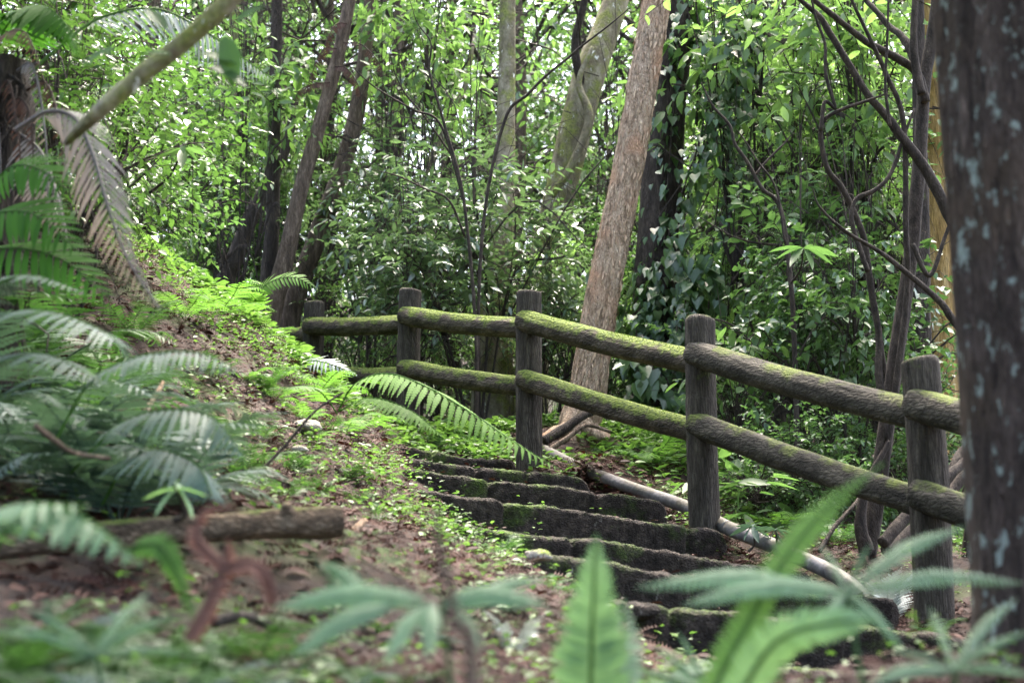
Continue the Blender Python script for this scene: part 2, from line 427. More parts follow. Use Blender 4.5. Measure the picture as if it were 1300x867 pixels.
M = dict(
    soil=soil_mat(),
    stone=bark_mat('mossy_stone', ((.014, .01, .008), (.04, .031, .025), (.1, .08, .066)), scale=(18, 18, 26), bump=1.0, moss=.75, moss_lo=.49, moss_col=((.02, .04, .008), (.09, .14, .02)), crack=.3, up_bias=.25, spot_scale=4.0, lichen=(.2, .19, .17), lichen_amt=.68),
    post=bark_mat('weathered_post', ((.022, .018, .014), (.056, .047, .037), (.115, .099, .08)), scale=(26, 26, 3.5), bump=.7, moss=.4, moss_lo=.5, moss_col=((.03, .045, .012), (.12, .15, .03)), crack=.45, up_bias=.6),
    rail_moss=bark_mat('mossy_rail', ((.022, .018, .012), (.07, .055, .04), (.15, .122, .094)), rotz=R(122), scale=(6, 17, 17), bump=.5, moss=1.0, moss_lo=.545, moss_col=((.03, .05, .008), (.15, .19, .03)), crack=.4, up_bias=1.1, spot_scale=7.0),
    rail_bare=bark_mat('bark_textured_rail', ((.018, .015, .011), (.052, .045, .034), (.115, .1, .079)), rotz=R(118), scale=(6, 17, 17), bump=.5, moss=.55, moss_lo=.56, moss_col=((.035, .05, .01), (.13, .16, .03)), crack=.5, up_bias=.8),
    cedar=bark_mat('flaky_cedar_bark', ((.21, .14, .088), (.42, .31, .21), (.6, .47, .34), (.47, .29, .18)), scale=(30, 30, 8), bump=.9, moss=.3, moss_lo=.56, moss_col=((.1, .1, .03), (.25, .23, .09)), moss_up=False, crack=.3, spot_scale=2.0, lichen=(.46, .41, .36), lichen_amt=.66, speck=.8),
    pale_moss=bark_mat('pale_mossy_bark', ((.09, .075, .045), (.18, .155, .1), (.3, .27, .19)), scale=(9, 9, 5), bump=.4, moss=1.0, moss_lo=.47, moss_col=((.08, .095, .018), (.24, .255, .07)), moss_up=False, crack=.15, lichen=(.62, .62, .56), lichen_amt=.62),
    dark_bark=bark_mat('dark_bark', ((.02, .015, .012), (.05, .038, .03), (.1, .078, .062)), scale=(24, 24, 4), bump=.7, moss=.3, moss_up=False, moss_lo=.5, crack=.4),
    brown_bark=bark_mat('brown_bark', ((.06, .042, .028), (.145, .104, .074), (.26, .195, .145)), scale=(24, 24, 4), bump=.7, moss=.25, moss_up=False, moss_lo=.52, crack=.4),
    ochre=bark_mat('ochre_bark', ((.16, .1, .03), (.33, .21, .07), (.45, .33, .16)), scale=(22, 22, 3), bump=.6, moss=.5, moss_up=False, moss_lo=.5, moss_col=((.08, .1, .02), (.25, .26, .06)), crack=.3),
    near_bark=bark_mat('lichened_trunk_bark', ((.03, .021, .017), (.075, .053, .044), (.15, .112, .095), (.105, .072, .052)), scale=(26, 26, 5), bump=1.0, moss=.2, moss_up=False, moss_lo=.52, moss_col=((.06, .06, .03), (.13, .13, .07)), lichen=(.3, .35, .315), lichen_amt=.572, crack=.3, lscale=27.0, speck=.75),
    twig=bark_mat('twig_bark', ((.015, .011, .009), (.042, .032, .025), (.085, .066, .052)), scale=(30, 30, 12), bump=.4, crack=.3),
    log=bark_mat('rotten_log', ((.07, .048, .03), (.2, .14, .09), (.38, .29, .2)), scale=(4, 30, 30), bump=.9, moss=.3, moss_lo=.54, crack=.6),
    pipe=bark_mat('grey_plastic_pipe', ((.06, .057, .058), (.115, .11, .112), (.2, .195, .2)), scale=(7, 7, 7), bump=.15, crack=.06, rough=.5, moss=.6, moss_lo=.46, moss_col=((.05, .045, .035), (.1, .09, .07))),
    rock=bark_mat('pale_rock', ((.2, .18, .15), (.33, .3, .26), (.45, .42, .38)), scale=(20, 20, 20), bump=.6, crack=.15, moss=.3, moss_lo=.55),
    leaf_mid=leaf_mat('leaf_mid_green', (.024, .056, .026), (.1, .165, .07), trans=.42, rough=.38, spec=.4),
    leaf_light=leaf_mat('leaf_yellow_green', (.045, .09, .036), (.16, .24, .1), trans=.47, rough=.42, spec=.35),
    leaf_dark=leaf_mat('leaf_dark_glossy', (.03, .065, .022), (.09, .16, .05), trans=.32, rough=.27, spec=.65),
    leaf_grey=leaf_mat('leaf_grey_glossy', (.045, .08, .045), (.13, .185, .11), trans=.3, rough=.23, spec=1.0),
    ivy=leaf_mat('leaf_ivy', (.03, .065, .026), (.1, .17, .065), trans=.3, rough=.3, spec=.6),
    fern_bright=leaf_mat('fern_bright', (.042, .1, .022), (.125, .225, .058), trans=.42, rough=.6, spec=.12),
    fern_deep=leaf_mat('fern_deep_green', (.018, .06, .012), (.06, .15, .025), trans=.4, rough=.65, spec=.08),
    frond_pink=leaf_mat('frond_dead_pinkish', (.1, .05, .038), (.27, .15, .115), trans=.2, rough=.7, spec=.15, tcol=(1.3, .8, .6)),
    fern_mid=leaf_mat('fern_mid', (.018, .05, .015), (.065, .13, .042), trans=.3, rough=.48, spec=.28),
    fern_blue=leaf_mat('fern_blue_green', (.022, .047, .035), (.08, .132, .106), trans=.2, rough=.52, spec=.24, tcol=(1.1, 1.2, .7)),
    fern_pale=leaf_mat('fern_pale_green', (.075, .145, .075), (.18, .285, .165), trans=.36, rough=.45, spec=.35, tcol=(1.05, 1.2, .6)),
    fern_silver=leaf_mat('fern_silver', (.15, .19, .18), (.3, .34, .33), trans=.2, rough=.35, spec=.6, tcol=(1, 1, .9)),
    fern_dry=leaf_mat('fern_dry_grey', (.11, .1, .095), (.27, .255, .245), trans=.25, rough=.6, spec=.3, tcol=(1.1, .9, .7)),
    frond_dead=leaf_mat('frond_dead_brown', (.035, .02, .014), (.12, .07, .052), trans=.15, rough=.7, spec=.2, tcol=(1.3, .8, .5)),
    litter=leaf_mat('dead_leaf_litter', (.012, .0045, .003), (.07, .026, .017), trans=.05, rough=.7, spec=.22, tcol=(1.2, .8, .6)),
    flake=leaf_mat('bark_flakes', (.21, .135, .085), (.55, .415, .29), trans=.0, rough=.9, spec=.15),
    sprout=leaf_mat('sprout_green', (.04, .085, .024), (.125, .205, .06), trans=.34, rough=.45, spec=.35),
)

# ------------------------------------------------------------------ the lie of the land
STEPS = [  # right end px, py, depth, left end px, py, depth
    (643, 582, 8.75, 494, 567, 8.15), (734, 605, 8.1, 510, 581, 7.55), (828, 634, 7.55, 524, 596, 6.95), (905, 673, 7.1, 540, 624, 6.35),
    (1015, 726, 6.55, 598, 666, 5.75), (1120, 758, 6.0, 690, 705, 5.3), (1260, 815, 5.1, 790, 762, 4.75), (1280, 866, 4.55, 880, 838, 4.2),
    (1190, 910, 4.05, 880, 885, 3.75), (1180, 965, 3.6, 860, 945, 3.3)]
SR = [P(*s[:3]) for s in STEPS]; SL = [P(*s[3:]) for s in STEPS]
ctl = [(0, 0, -.78), (-1.6, 0, -.5), (1.8, .2, -.95), (0, -6, -1.6), (-4, -4, -.2), (4, -4, -1.7), (0, 1.4, -.5), (-.9, 1.3, -.3), (.9, 1.4, -.62), (-2.2, 2.2, .3), (2.4, 2.6, -.55),
       (-3.5, 5, 2.0), (-3.6, 8, 2.9), (-5, 11, 3.4), (3.2, 5, -.35), (4, 8, 0), (5, 12, .2), (0, 14, 1.0), (-2.5, 13.5, 1.4), (2.5, 13, .75), (0, 18, 1.3), (-5, 18, 2.6), (6, 18, .7), (-7, 3, 3), (7, 3, -1.2), (8, 10, .2), (-8, 12, 4.5)]
ctl += [tuple(P(*q)) for q in [
    (600, 880, 2.8), (900, 880, 3.3), (500, 720, 4.5), (430, 668, 4.1), (0, 705, 3.4), (300, 600, 5.4), (450, 622, 6), (560, 690, 5.2), (660, 730, 4.8), (760, 800, 4.2), (250, 430, 7), (200, 362, 7.5),
    (380, 520, 7.2), (480, 560, 8.0), (420, 490, 9.2), (340, 425, 9.0), (400, 545, 10.6), (520, 552, 9.75), (672, 592, 8.7), (890, 676, 7.3), (750, 556, 9.7), (800, 605, 9.0), (835, 628, 8.3),
    (960, 660, 8.4), (1100, 715, 7.1), (1240, 735, 6.4), (1190, 775, 5.8), (1300, 830, 4.6), (600, 548, 11), (1200, 872, 3.2), (40, 560, 4.6), (120, 480, 5.8)]]
for a, b in zip(SR, SL):
    for t, dz in ((-.04, -.2), (.12, -.16), (.5, -.15), (.92, -.1)):
        p = a.lerp(b, t); ctl.append((p.x, p.y, p.z + dz - (.06 if a is SR[6] or a is SR[7] or a is SR[5] else 0)))
ctl = np.array(ctl)
def _k(r2): return np.where(r2 > 1e-9, r2 * np.log(r2 + 1e-12), 0) * .5
_n = len(ctl)
_K = _k(((ctl[:, None, :2] - ctl[None, :, :2]) ** 2).sum(-1)) + np.eye(_n) * .06
_Pm = np.hstack([np.ones((_n, 1)), ctl[:, :2]])
_A = np.block([[_K, _Pm], [_Pm.T, np.zeros((3, 3))]])
_w = np.linalg.solve(_A, np.concatenate([ctl[:, 2], np.zeros(3)]))
def ground_z(x, y):
    x = np.atleast_1d(np.asarray(x, float)); y = np.atleast_1d(np.asarray(y, float))
    out = np.empty(len(x))
    for s in range(0, len(x), 4000):
        xs, ys = x[s:s + 4000], y[s:s + 4000]
        r2 = (xs[:, None] - ctl[None, :, 0]) ** 2 + (ys[:, None] - ctl[None, :, 1]) ** 2
        h = _k(r2) @ _w[:_n] + _w[_n] + _w[_n + 1] * xs + _w[_n + 2] * ys
        d = np.sqrt((xs * .8) ** 2 + ((ys - 8) * .8) ** 2)
        far = .9 + np.clip(ys - 18, 0, 45) * .26 - xs * .1
        far = np.clip(far, -3, 14)
        k = np.clip((d - 7) / 5, 0, 1); k = k * k * (3 - 2 * k)
        out[s:s + 4000] = h * (1 - k) + far * k
    return out
def rough_z(x, y):
    z = ground_z(x, y)
    for i, (a, b) in enumerate(zip(x, y)):
        if -7 < a < 7 and -2 < b < 14:
            z[i] += .055 * noise.noise(Vector((a * 3, b * 3, 0))) + .03 * noise.noise(Vector((a * 11, b * 11, 4)))
    return z
def gz(x, y): return float(ground_z([x], [y])[0])
def on_ground(px, py_unused, Y):
    x = P(px, 700, Y).x
    return Vector((x, Y, gz(x, Y)))

def make_ground():
    xs = np.concatenate([-np.geomspace(200, 6.1, 30), np.arange(-6, 6.01, .07), np.geomspace(6.1, 200, 30)])
    ys = np.concatenate([-np.geomspace(120, 2.1, 16), np.arange(-2, 13, .07), np.geomspace(13.1, 300, 45)])
    X, Yg = np.meshgrid(xs, ys)
    Z = rough_z(X.ravel(), Yg.ravel())
    V = np.stack([X.ravel(), Yg.ravel(), Z], -1)
    nx, ny = len(xs), len(ys)
    i = np.arange(ny - 1)[:, None] * nx + np.arange(nx - 1)[None, :]
    q = np.stack([i, i + 1, i + nx + 1, i + nx], -1).reshape(-1, 4)
    mb = MB(); mb.add(V, [q])
    o = mb.build('ground', M['soil'], loc=(0, 0, 0))
    props(o, 'sloping forest floor of dark soil under litter', kind='structure')
make_ground()

# ------------------------------------------------------------------ stone stairway
stair = empty('stone_stairway', SR[6].lerp(SL[6], .5), 'dark uneven stone steps with moss climbing beside the log fence', 'stairs')
def make_step(k):
    a, b = SR[k], SL[k]
    a = a + (a - b).normalized() * .12; b = b + (b - a).normalized() * .1
    e = (b - a); L = e.length; e.normalize()
    inn = Vector((0, 0, 1)).cross(e); inn = -inn if inn.y < 0 else inn; inn.z = 0; inn.normalize()
    prof = [(.045, -.42), (.028, -.28), (.018, -.2), (.012, -.14), (.004, -.09), (-.004, -.05), (-.01, -.022), (-.008, -.007), (.004, 0), (.03, .003), (.07, .003), (.16, 0), (.3, -.006), (.5, -.012), (.75, -.04), (.8, -.3)]
    n = int(L / .012)
    V = []; m = len(prof)
    joints = [random.uniform(.12, .42), random.uniform(.55, .88)]
    for i in range(n + 1):
        u = i / n
        p = a + e * (L * u)
        wob = .06 * noise.noise(Vector((u * L * 1.1, k * 5.3, 0))) + .014 * noise.noise(Vector((u * L * 6, k * 7.1, 3)))
        hz = .025 * noise.noise(Vector((u * L * 1.5, k * 3.7, 9))) + .008 * noise.noise(Vector((u * L * 7, k * 2.7, 5)))
        j = max(math.exp(-((u - q) * L / .02) ** 2) for q in joints)
        ed = max(0, 1 - min(u, 1 - u) * L / .1)
        for d, z in prof:
            q = p + inn * (d + wob) + Vector((0, 0, z + (hz if z > -.2 else 0)))
            f = noise.noise(q * 9) * .01 + noise.noise(q * 24) * .009 + noise.noise(q * 55) * .008 + noise.noise(q * 120) * .004
            q = q - inn * f * (1 if z < -.01 else .2) + Vector((0, 0, f * .8 if z > -.06 else 0))
            q = q + inn * (j * .035 if d < .03 else 0) - Vector((0, 0, j * .02 if z > -.1 else 0)) + (inn * ed * ed * .05 if d < .05 else Vector()) - Vector((0, 0, ed * ed * .05 if z > -.1 else 0))
            V.append(tuple(q))
    mb = MB()
    i = np.arange(n)[:, None] * m + np.arange(m - 1)[None, :]
    Q = np.stack([i, i + m, i + m + 1, i + 1], -1).reshape(-1, 4)
    ends = [np.array([[0, *range(1, m)]])[:, ::1], np.array([[n * m + q for q in range(m - 1, -1, -1)]])]
    mb.add(V, [Q] + ends)
    return mb.build('step', M['stone'], stair)
for k in range(len(STEPS)): make_step(k)

# ------------------------------------------------------------------ log fence
PX = [(1168, 458, 5.83), (889, 406, 7.32), (672, 371, 8.66), (521, 369, 9.69), (399, 385, 10.74)]
TOP = [P(*q) for q in PX]
TOP = [TOP[0] + (TOP[0] - TOP[1]) * 1.02] + TOP + [TOP[4] + Vector((-1.15, 1.1, .02))]
fence = empty('log_fence', TOP[2] - Vector((0, 0, 1.1)), 'weathered rustic fence of round posts and two mossy log rails along the steps', 'fence')
for k, t in enumerate(TOP):
    mb = MB()
    lean = Vector((random.uniform(-.012, .012), random.uniform(-.01, .01), 0))
    base = Vector((t.x, t.y, min(t.z - 1.12, gz(t.x, t.y) - .12)))
    hgt = t.z - base.z
    pts = [base.lerp(t, u) + lean * math.sin(u * 3) for u in np.linspace(0, 1, 90)]
    pts += [t + Vector((0, 0, .008))]
    rr = [.082] * 60 + [.08] * 29 + [.077, .066]
    tube(mb, pts, rr, 40, amp=.035, fa=1.6, fl=.4, ridge=.035, seed=k * 9.1)
    mb.build('post', M['post'], fence)
for k in range(len(TOP) - 1):
    a, b = TOP[k + 1], TOP[k]           # a = farther end (left in the picture), b = nearer end
    d = (b - a).normalized()
    side = Vector((0, 0, 1)).cross(d); side = side if side.x < 0 or side.y < 0 else -side
    side.z = 0; side.normalize()
    if side.y > 0: side = -side
    for j, dz in enumerate((.205, .575)):
        A = a + Vector((0, 0, -dz)) + side * .045 - d * .02 + Vector((0, 0, .02))
        B = b + Vector((0, 0, -dz - .03)) - side * .015 - d * .02
        n = 110
        pts = [A.lerp(B, u) + Vector((0, 0, -.012 * math.sin(math.pi * u) + .006 * noise.noise(Vector((u * 4, k, j))))) for u in np.linspace(0, 1, n)]
        mb = MB()
        r0 = .068 if j == 0 else .065
        tube(mb, pts, [r0 * 1.03, r0, r0 * .97], 40, amp=.05, fa=1.5, fl=.5, ridge=.06, seed=k * 4.3 + j * 7.7, round_ends=True)
        mossy = k in (2, 3) or (k == 1 and j == 0 and False) or k in (4, 5)
        mb.build('rail', M['rail_moss'] if k >= 2 else M['rail_bare'], fence)
# soft cushions of moss standing on the rails are part of the bark material and of these short tufts
def moss_tufts():
    for k in range(1, 5):
        for j, dz in enumerate((.205, .575)):
            a, b = TOP[k + 1], TOP[k]; d = (b - a).normalized()
            side = Vector((0, 0, 1)).cross(d); side.z = 0; side.normalize()
            if side.y > 0: side = -side
            A = a + Vector((0, 0, -dz)) + side * .045 + Vector((0, 0, .02)); B = b + Vector((0, 0, -dz - .03)) - side * .015 - d * .1
            n = (2600 if k > 1 else 500) if j == 0 else (1500 if k > 1 else 300)
            u = RNG.random(n) ** (1.0 if k > 1 else 1.8)
            keep = np.array([noise.noise(Vector((x * 9, k * 3, j))) + (0.15 if k > 1 else -.1) for x in u]) > RNG.random(n) * .7 - .3
            u = u[keep]; n = len(u)
            ph = RNG.normal(0, .62, n)
            dd = np.array(d); sd = np.array(side); up = np.cross(dd, sd); up = up if up[2] > 0 else -up
            nrm = np.cos(ph)[:, None] * up + np.sin(ph)[:, None] * sd
            sag = -.012 * np.sin(np.pi * u)
            pos = np.array(A)[None] * (1 - u[:, None]) + np.array(B)[None] * u[:, None] + nrm * (.064 if j == 0 else .061)
            pos[:, 2] += sag
            mb = MB()
            stamp(mb, 'lance', pos, nrm + RNG.normal(0, .5, (n, 3)), RNG.normal(size=(n, 3)), RNG.uniform(.004, .012, n), RNG.random(n), 1.8)
            o = mb.build('moss_patch', M['moss'], fence)
            o['kind'] = 'stuff'
M['moss'] = leaf_mat('moss_tufts', (.035, .06, .01), (.15, .2, .035), trans=.3, rough=.7, spec=.2)
moss_tufts()

# ------------------------------------------------------------------ drain pipe outside the fence
pp = [P(690, 566, 9.3), P(735, 588, 8.75), P(800, 613, 8.2), P(870, 637, 7.75), P(925, 664, 7.2), P(1000, 694, 6.75), P(1085, 732, 6.3), P(1150, 775, 5.9)]
pp[6].z -= .03; pp[7].z -= .22
pe = empty('drain_pipe', pp[3], 'pale grey plastic pipe lying on the ground outside the fence', 'pipe')
for q in range(2):
    seg = pp[:5] if q == 0 else pp[4:]
    mb = MB(); tube(mb, [p - Vector((0, 0, .026)) for p in seg], [.037], 20, n=60, amp=.02); mb.build('pipe_length', M['pipe'], pe)
# ------------------------------------------------------------------ trees that stand out
def tree_root(base, label, group=None, name='tree', cat='tree'):
    return empty(name, base, label, cat, group)

def trunk_part(root, pts, rad, mat, seg=28, n=120, amp=.08, fa=1.3, fl=.5, ridge=.05, seed=0.0, name='trunk'):
    mb = MB(); tube(mb, pts, rad, seg, n=n, amp=amp, fa=fa, fl=fl, ridge=ridge, seed=seed)
    return kid(root, mb.build(name, mat, root))

def high_crown(root, top, blobs, leafmat, n=40, per=9, ll=.13, tl=.6, seed=1, shape='ovate'):
    rng = np.random.default_rng(seed)
    wood = MB()
    mb = foliage(rng, blobs, n, per, ll, tl, shape, wood=wood, limbs_from=[tuple(top)], limb_r=.024)
    kid(root, mb.build('crown', leafmat, root)); kid(root, wood.build('branch', M['twig'], root))

# the leaning flaky trunk behind the fence
b = P(732, 566, 9.75); q = [b - Vector((.0, 0, .25)), b + Vector((.01, 0, .1)), P(745, 500, 9.75), P(768, 360, 9.8), P(800, 200, 9.9), P(832, 10, 10.0), P(848, -90, 10.1), P(868, -260, 10.3)]
t = tree_root(b, 'leaning tree trunk with flaky pinkish brown bark just behind the upper rails')
trunk_part(t, q, [.17, .142, .124, .119, .112, .106, .1, .09], M['cedar'], 56, 420, amp=.06, fl=1.2, ridge=.09)
high_crown(t, q[-1], [(tuple(q[-1] + Vector((dx, dy, dz))), (1.2, 1.1, .8)) for dx, dy, dz in ((.3, 0, .9), (-1.0, .5, .7), (1.2, .8, .6), (.2, -.9, 1.4))], M['leaf_mid'], seed=3)
for k, (px, py, s, r_) in enumerate(((704, 548, -1, .05), (770, 556, 1, .045), (725, 575, -.4, .04))):
    root_p = P(px, py, 9.55)
    mb = MB(); tube(mb, [b + Vector((0, -.05, .22)), (b + root_p) / 2 + Vector((0, -.05, .06)), root_p, root_p + (root_p - b) * .6 - Vector((0, 0, .1))], [.08, r_, r_ * .8, r_ * .3], 10, n=24, amp=.15); mb.build('root', M['cedar'], t)

c_ = catmull(q[1:], 200); u_ = RNG.random(2600) ** .9 * 160; i_ = u_.astype(int); a_ = RNG.random(2600) * 6.283
ra_ = np.interp(np.linspace(0, 1, 200), np.linspace(0, 1, 7), [.142, .124, .119, .112, .106, .1, .09])[i_] * 1.0
o_ = np.stack([np.cos(a_), np.sin(a_), np.zeros(2600)], -1); ax_ = unit(c_[np.minimum(i_ + 1, 199)] - c_[i_])
mb = MB(); stamp(mb, 'lance', c_[i_] + o_ * ra_[:, None], ax_ * np.where(RNG.random(2600) < .5, 1, -1)[:, None] + RNG.normal(0, .12, (2600, 3)) + o_ * .12, o_ + RNG.normal(0, .25, (2600, 3)), RNG.uniform(.02, .075, 2600), np.clip(RNG.normal(.45, .2, 2600), 0, 1), 1.0)
o = mb.build('loose_bark', M['flake'], t); o['kind'] = 'stuff'
# the dark trunk to its right and the vine that covers it
b = P(828, 560, 11.2); q = [b - Vector((0, 0, .4)), P(828, 500, 11.2), P(832, 340, 11.2), P(846, 150, 11.2), P(858, -20, 11.2), P(870, -200, 11.2)]
t = tree_root(b, 'dark upright trunk wrapped in climbing vine, right of the leaning flaky trunk')
trunk_part(t, q, [.21, .18, .165, .16, .155, .15], M['dark_bark'], 28, 140, amp=.1, ridge=.12)
high_crown(t, q[-1], [(tuple(q[-1] + Vector((dx, dy, dz))), (1.3, 1.1, .9)) for dx, dy, dz in ((.5, 0, .8), (-.9, .9, .9), (1.5, .6, .5))], M['leaf_mid'], seed=5)
def vine_on(root_label, axis_pts, r0, n, ll, mat, spread, seed, name='climbing_vine', skew=(0, 0), strands=9, hang=.25):
    rng = np.random.default_rng(seed)
    c = catmull(axis_pts, 60)
    v = empty(name, Vector(c[0]), root_label, 'vine')
    pos, ax, nm = [], [], []
    per = n // strands
    for s in range(strands):
        a0 = rng.uniform(0, 6.28); k = rng.uniform(-2.2, 2.2)
        i0, i1 = sorted(rng.integers(0, 59, 2)) if s > 2 and strands > 6 else (0, 59)
        if i1 - i0 < 12: i0, i1 = max(0, i0 - 12), min(59, i1 + 8)
        idx = np.arange(i0, i1 + 1)
        an = a0 + k * (idx - i0) / 59 * 3
        rad = r0 + .015 + rng.random() * spread * .35
        path = c[idx] + np.stack([np.cos(an) * rad + skew[0] * spread * .3, np.sin(an) * rad + skew[1] * spread * .3, rng.normal(0, .02, len(idx))], -1)
        if strands <= 6: path[0] = c[0]
        st = MB(); tube(st, path, [.009, .006, .004], 5, cap=False); st.build('stem', M['twig'], v)
        m = per
        u = rng.random(m) * (len(idx) - 1.01); ii = u.astype(int)
        p = path[ii] + (path[ii + 1] - path[ii]) * (u - ii)[:, None]
        out = unit(np.stack([np.cos(an[ii]) + rng.normal(0, .7, m) + skew[0] * .5, np.sin(an[ii]) + rng.normal(0, .7, m) + skew[1] * .5, rng.normal(0, .2, m)], -1))
        pos.append(p + out * (rng.random(m) ** 1.6 * spread)[:, None] - np.array([0, 0, 1]) * (rng.random(m) * hang * spread * 2)[:, None])
        nm.append(out + np.array([0, -.3, 1.1]) + rng.normal(0, .3, (m, 3)))
        ax.append(np.array([0, 0, -1.0]) + out * .45 + rng.normal(0, .35, (m, 3)))
    pos, nm, ax = map(np.concatenate, (pos, nm, ax))
    mb = MB(); stamp(mb, 'heart', pos, ax, nm, ll * rng.uniform(.4, 1.35, len(pos)), rng.random(len(pos)), .95)
    mb.build('leaves', mat, v)
    return v
vine_on('curtain of small dark heart leaved vine hanging down the dark trunk in the middle', [P(868, 470, 11.0), P(864, 330, 11.0), P(872, 180, 11.0), P(884, 40, 11.0), P(890, -60, 11.0)], .17, 1900, .085, M['ivy'], .32, 21, skew=(.8, -.8), strands=16)
vine_on('big leaved creeper low on the dark trunk behind the upper rail', [P(836, 520, 10.9), P(838, 420, 10.9), P(845, 320, 10.9)], .16, 420, .13, M['ivy'], .28, 22, skew=(.6, -.9), strands=6)

# pale mossy leaning trunk and the pale trunk left of it
b = P(668, 520, 13.2); q = [b - Vector((0, 0, .6)), P(676, 430, 13.2), P(692, 335, 13.2), P(716, 225, 13.2), P(748, 100, 13.2), P(772, 30, 13.3), P(792, -40, 13.4), P(830, -220, 13.6)]
t = tree_root(b, 'pale leaning trunk blotched with yellow moss and white lichen, left of the flaky trunk')
trunk_part(t, q, [.19, .17, .16, .155, .16, .14, .12, .1], M['pale_moss'], 28, 120, amp=.1, ridge=.02)
mb = MB(); tube(mb, [P(742, 120, 13.1), P(730, 60, 13.0), P(742, 0, 12.9), P(748, -60, 12.9)], [.05, .04, .035, .03], 8, n=30); kid(t, mb.build('branch', M['dark_bark'], t))
mb = MB(); tube(mb, [P(700, 250, 12.95), P(728, 205, 12.9), P(748, 150, 12.9), P(735, 105, 12.95), P(752, 60, 12.95)], [.035, .04, .045, .03, .02], 8, n=40, amp=.1); kid(t, mb.build('branch', M['pale_moss'], t))
high_crown(t, q[-1], [(tuple(q[-1] + Vector((dx, dy, dz))), (1.4, 1.2, .9)) for dx, dy, dz in ((0, 0, .5), (-1.2, .5, .3), (1.1, .5, .8))], M['leaf_light'], seed=7)

b = P(625, 545, 12.0); q = [b - Vector((0, 0, .5)), P(627, 470, 12.0), P(634, 350, 12.05), P(640, 230, 12.1), P(643, 100, 12.2), P(645, -30, 12.2), P(650, -200, 12.3)]
t = tree_root(b, 'upright trunk with pale mossy bark widening at its foot behind the middle rails')
trunk_part(t, q, [.22, .17, .125, .095, .08, .07, .06], M['pale_moss'], 28, 120, amp=.1, ridge=.03, seed=4)
high_crown(t, q[-1], [(tuple(q[-1] + Vector((dx, dy, dz))), (1.2, 1.2, .8)) for dx, dy, dz in ((0, 0, .5), (-1.2, .5, .3), (1.0, .2, .3))], M['leaf_mid'], seed=8)

# the group of trunks at the upper left
for k, (pts, rad, Y, mat, lab) in enumerate((
    ([(338, 400), (345, 300), (348, 180), (350, 80), (352, 0), (354, -120)], [.085, .07, .06, .056, .052, .048], 12.5, 'dark_bark', 'thin dark straight trunk left of the farthest fence post'),
    ([(285, 370), (300, 325), (322, 268), (345, 225), (365, 180), (380, 100)], [.1, .085, .075, .06, .05, .03], 13.4, 'dark_bark', 'dark trunk leaning to the right across the thin straight trunk at the upper left'),
    ([(342, 412), (362, 330), (382, 240), (408, 150), (432, 60), (447, -20), (460, -140)], [.095, .08, .068, .064, .06, .056, .05], 12.0, 'brown_bark', 'brown leaning trunk with drooping dry sprays near the farthest fence post'),
    ([(366, 415), (398, 315), (425, 240), (448, 165), (460, 100), (470, 0), (480, -120)], [.1, .092, .086, .078, .07, .06, .05], 12.8, 'brown_bark', 'thicker grey brown leaning trunk above the farthest rail'),
    ([(268, 375), (272, 320), (278, 270), (290, 180), (296, 60), (300, -80)], [.09, .075, .065, .06, .05, .045], 15.5, 'pale_moss', 'pale thin trunk farthest left among the trees behind the bank'))):
    q = [P(x, y, Y) for x, y in pts]
    g = gz(q[0].x, Y)
    if q[0].z > g: q = [Vector((q[0].x - .02, Y, g - .15))] + q; rad = [rad[0]] + rad
    t = tree_root(q[0], lab)
    trunk_part(t, q, rad, M[mat], 18, 90, amp=.1, ridge=.05, seed=k * 3.7)
    high_crown(t, q[-1], [(tuple(q[-1] + Vector((dx, dy, dz))), (.9, .9, .6)) for dx, dy, dz in ((0, 0, .4), (-.8, .3, .1), (.8, .3, .3))], M['leaf_mid' if k != 4 else 'leaf_light'], n=40, seed=30 + k)
    if k == 2:                      # dead hanging cedar sprays
        for (x0, y0, x1, y1) in ((428, 62, 392, 105), (425, 85, 455, 110), (436, 55, 482, 82), (420, 105, 378, 118), (440, 30, 412, 60)):
            mb = MB()
            frond(mb, [P(x0, y0, 11.95), P((x0 + x1) / 2, min(y0, y1) + 2, 11.8), P(x1, y1, 11.7), P(x1 + (4 if x1 > x0 else -4), y1 + 28, 11.7)], 40, .07, 'lance', start=.05, width=.16, ang=50, stem_r=.006, droop=1.4, ragged=.2)
            kid(t, mb.build('dead_spray', M['frond_dead'], t))

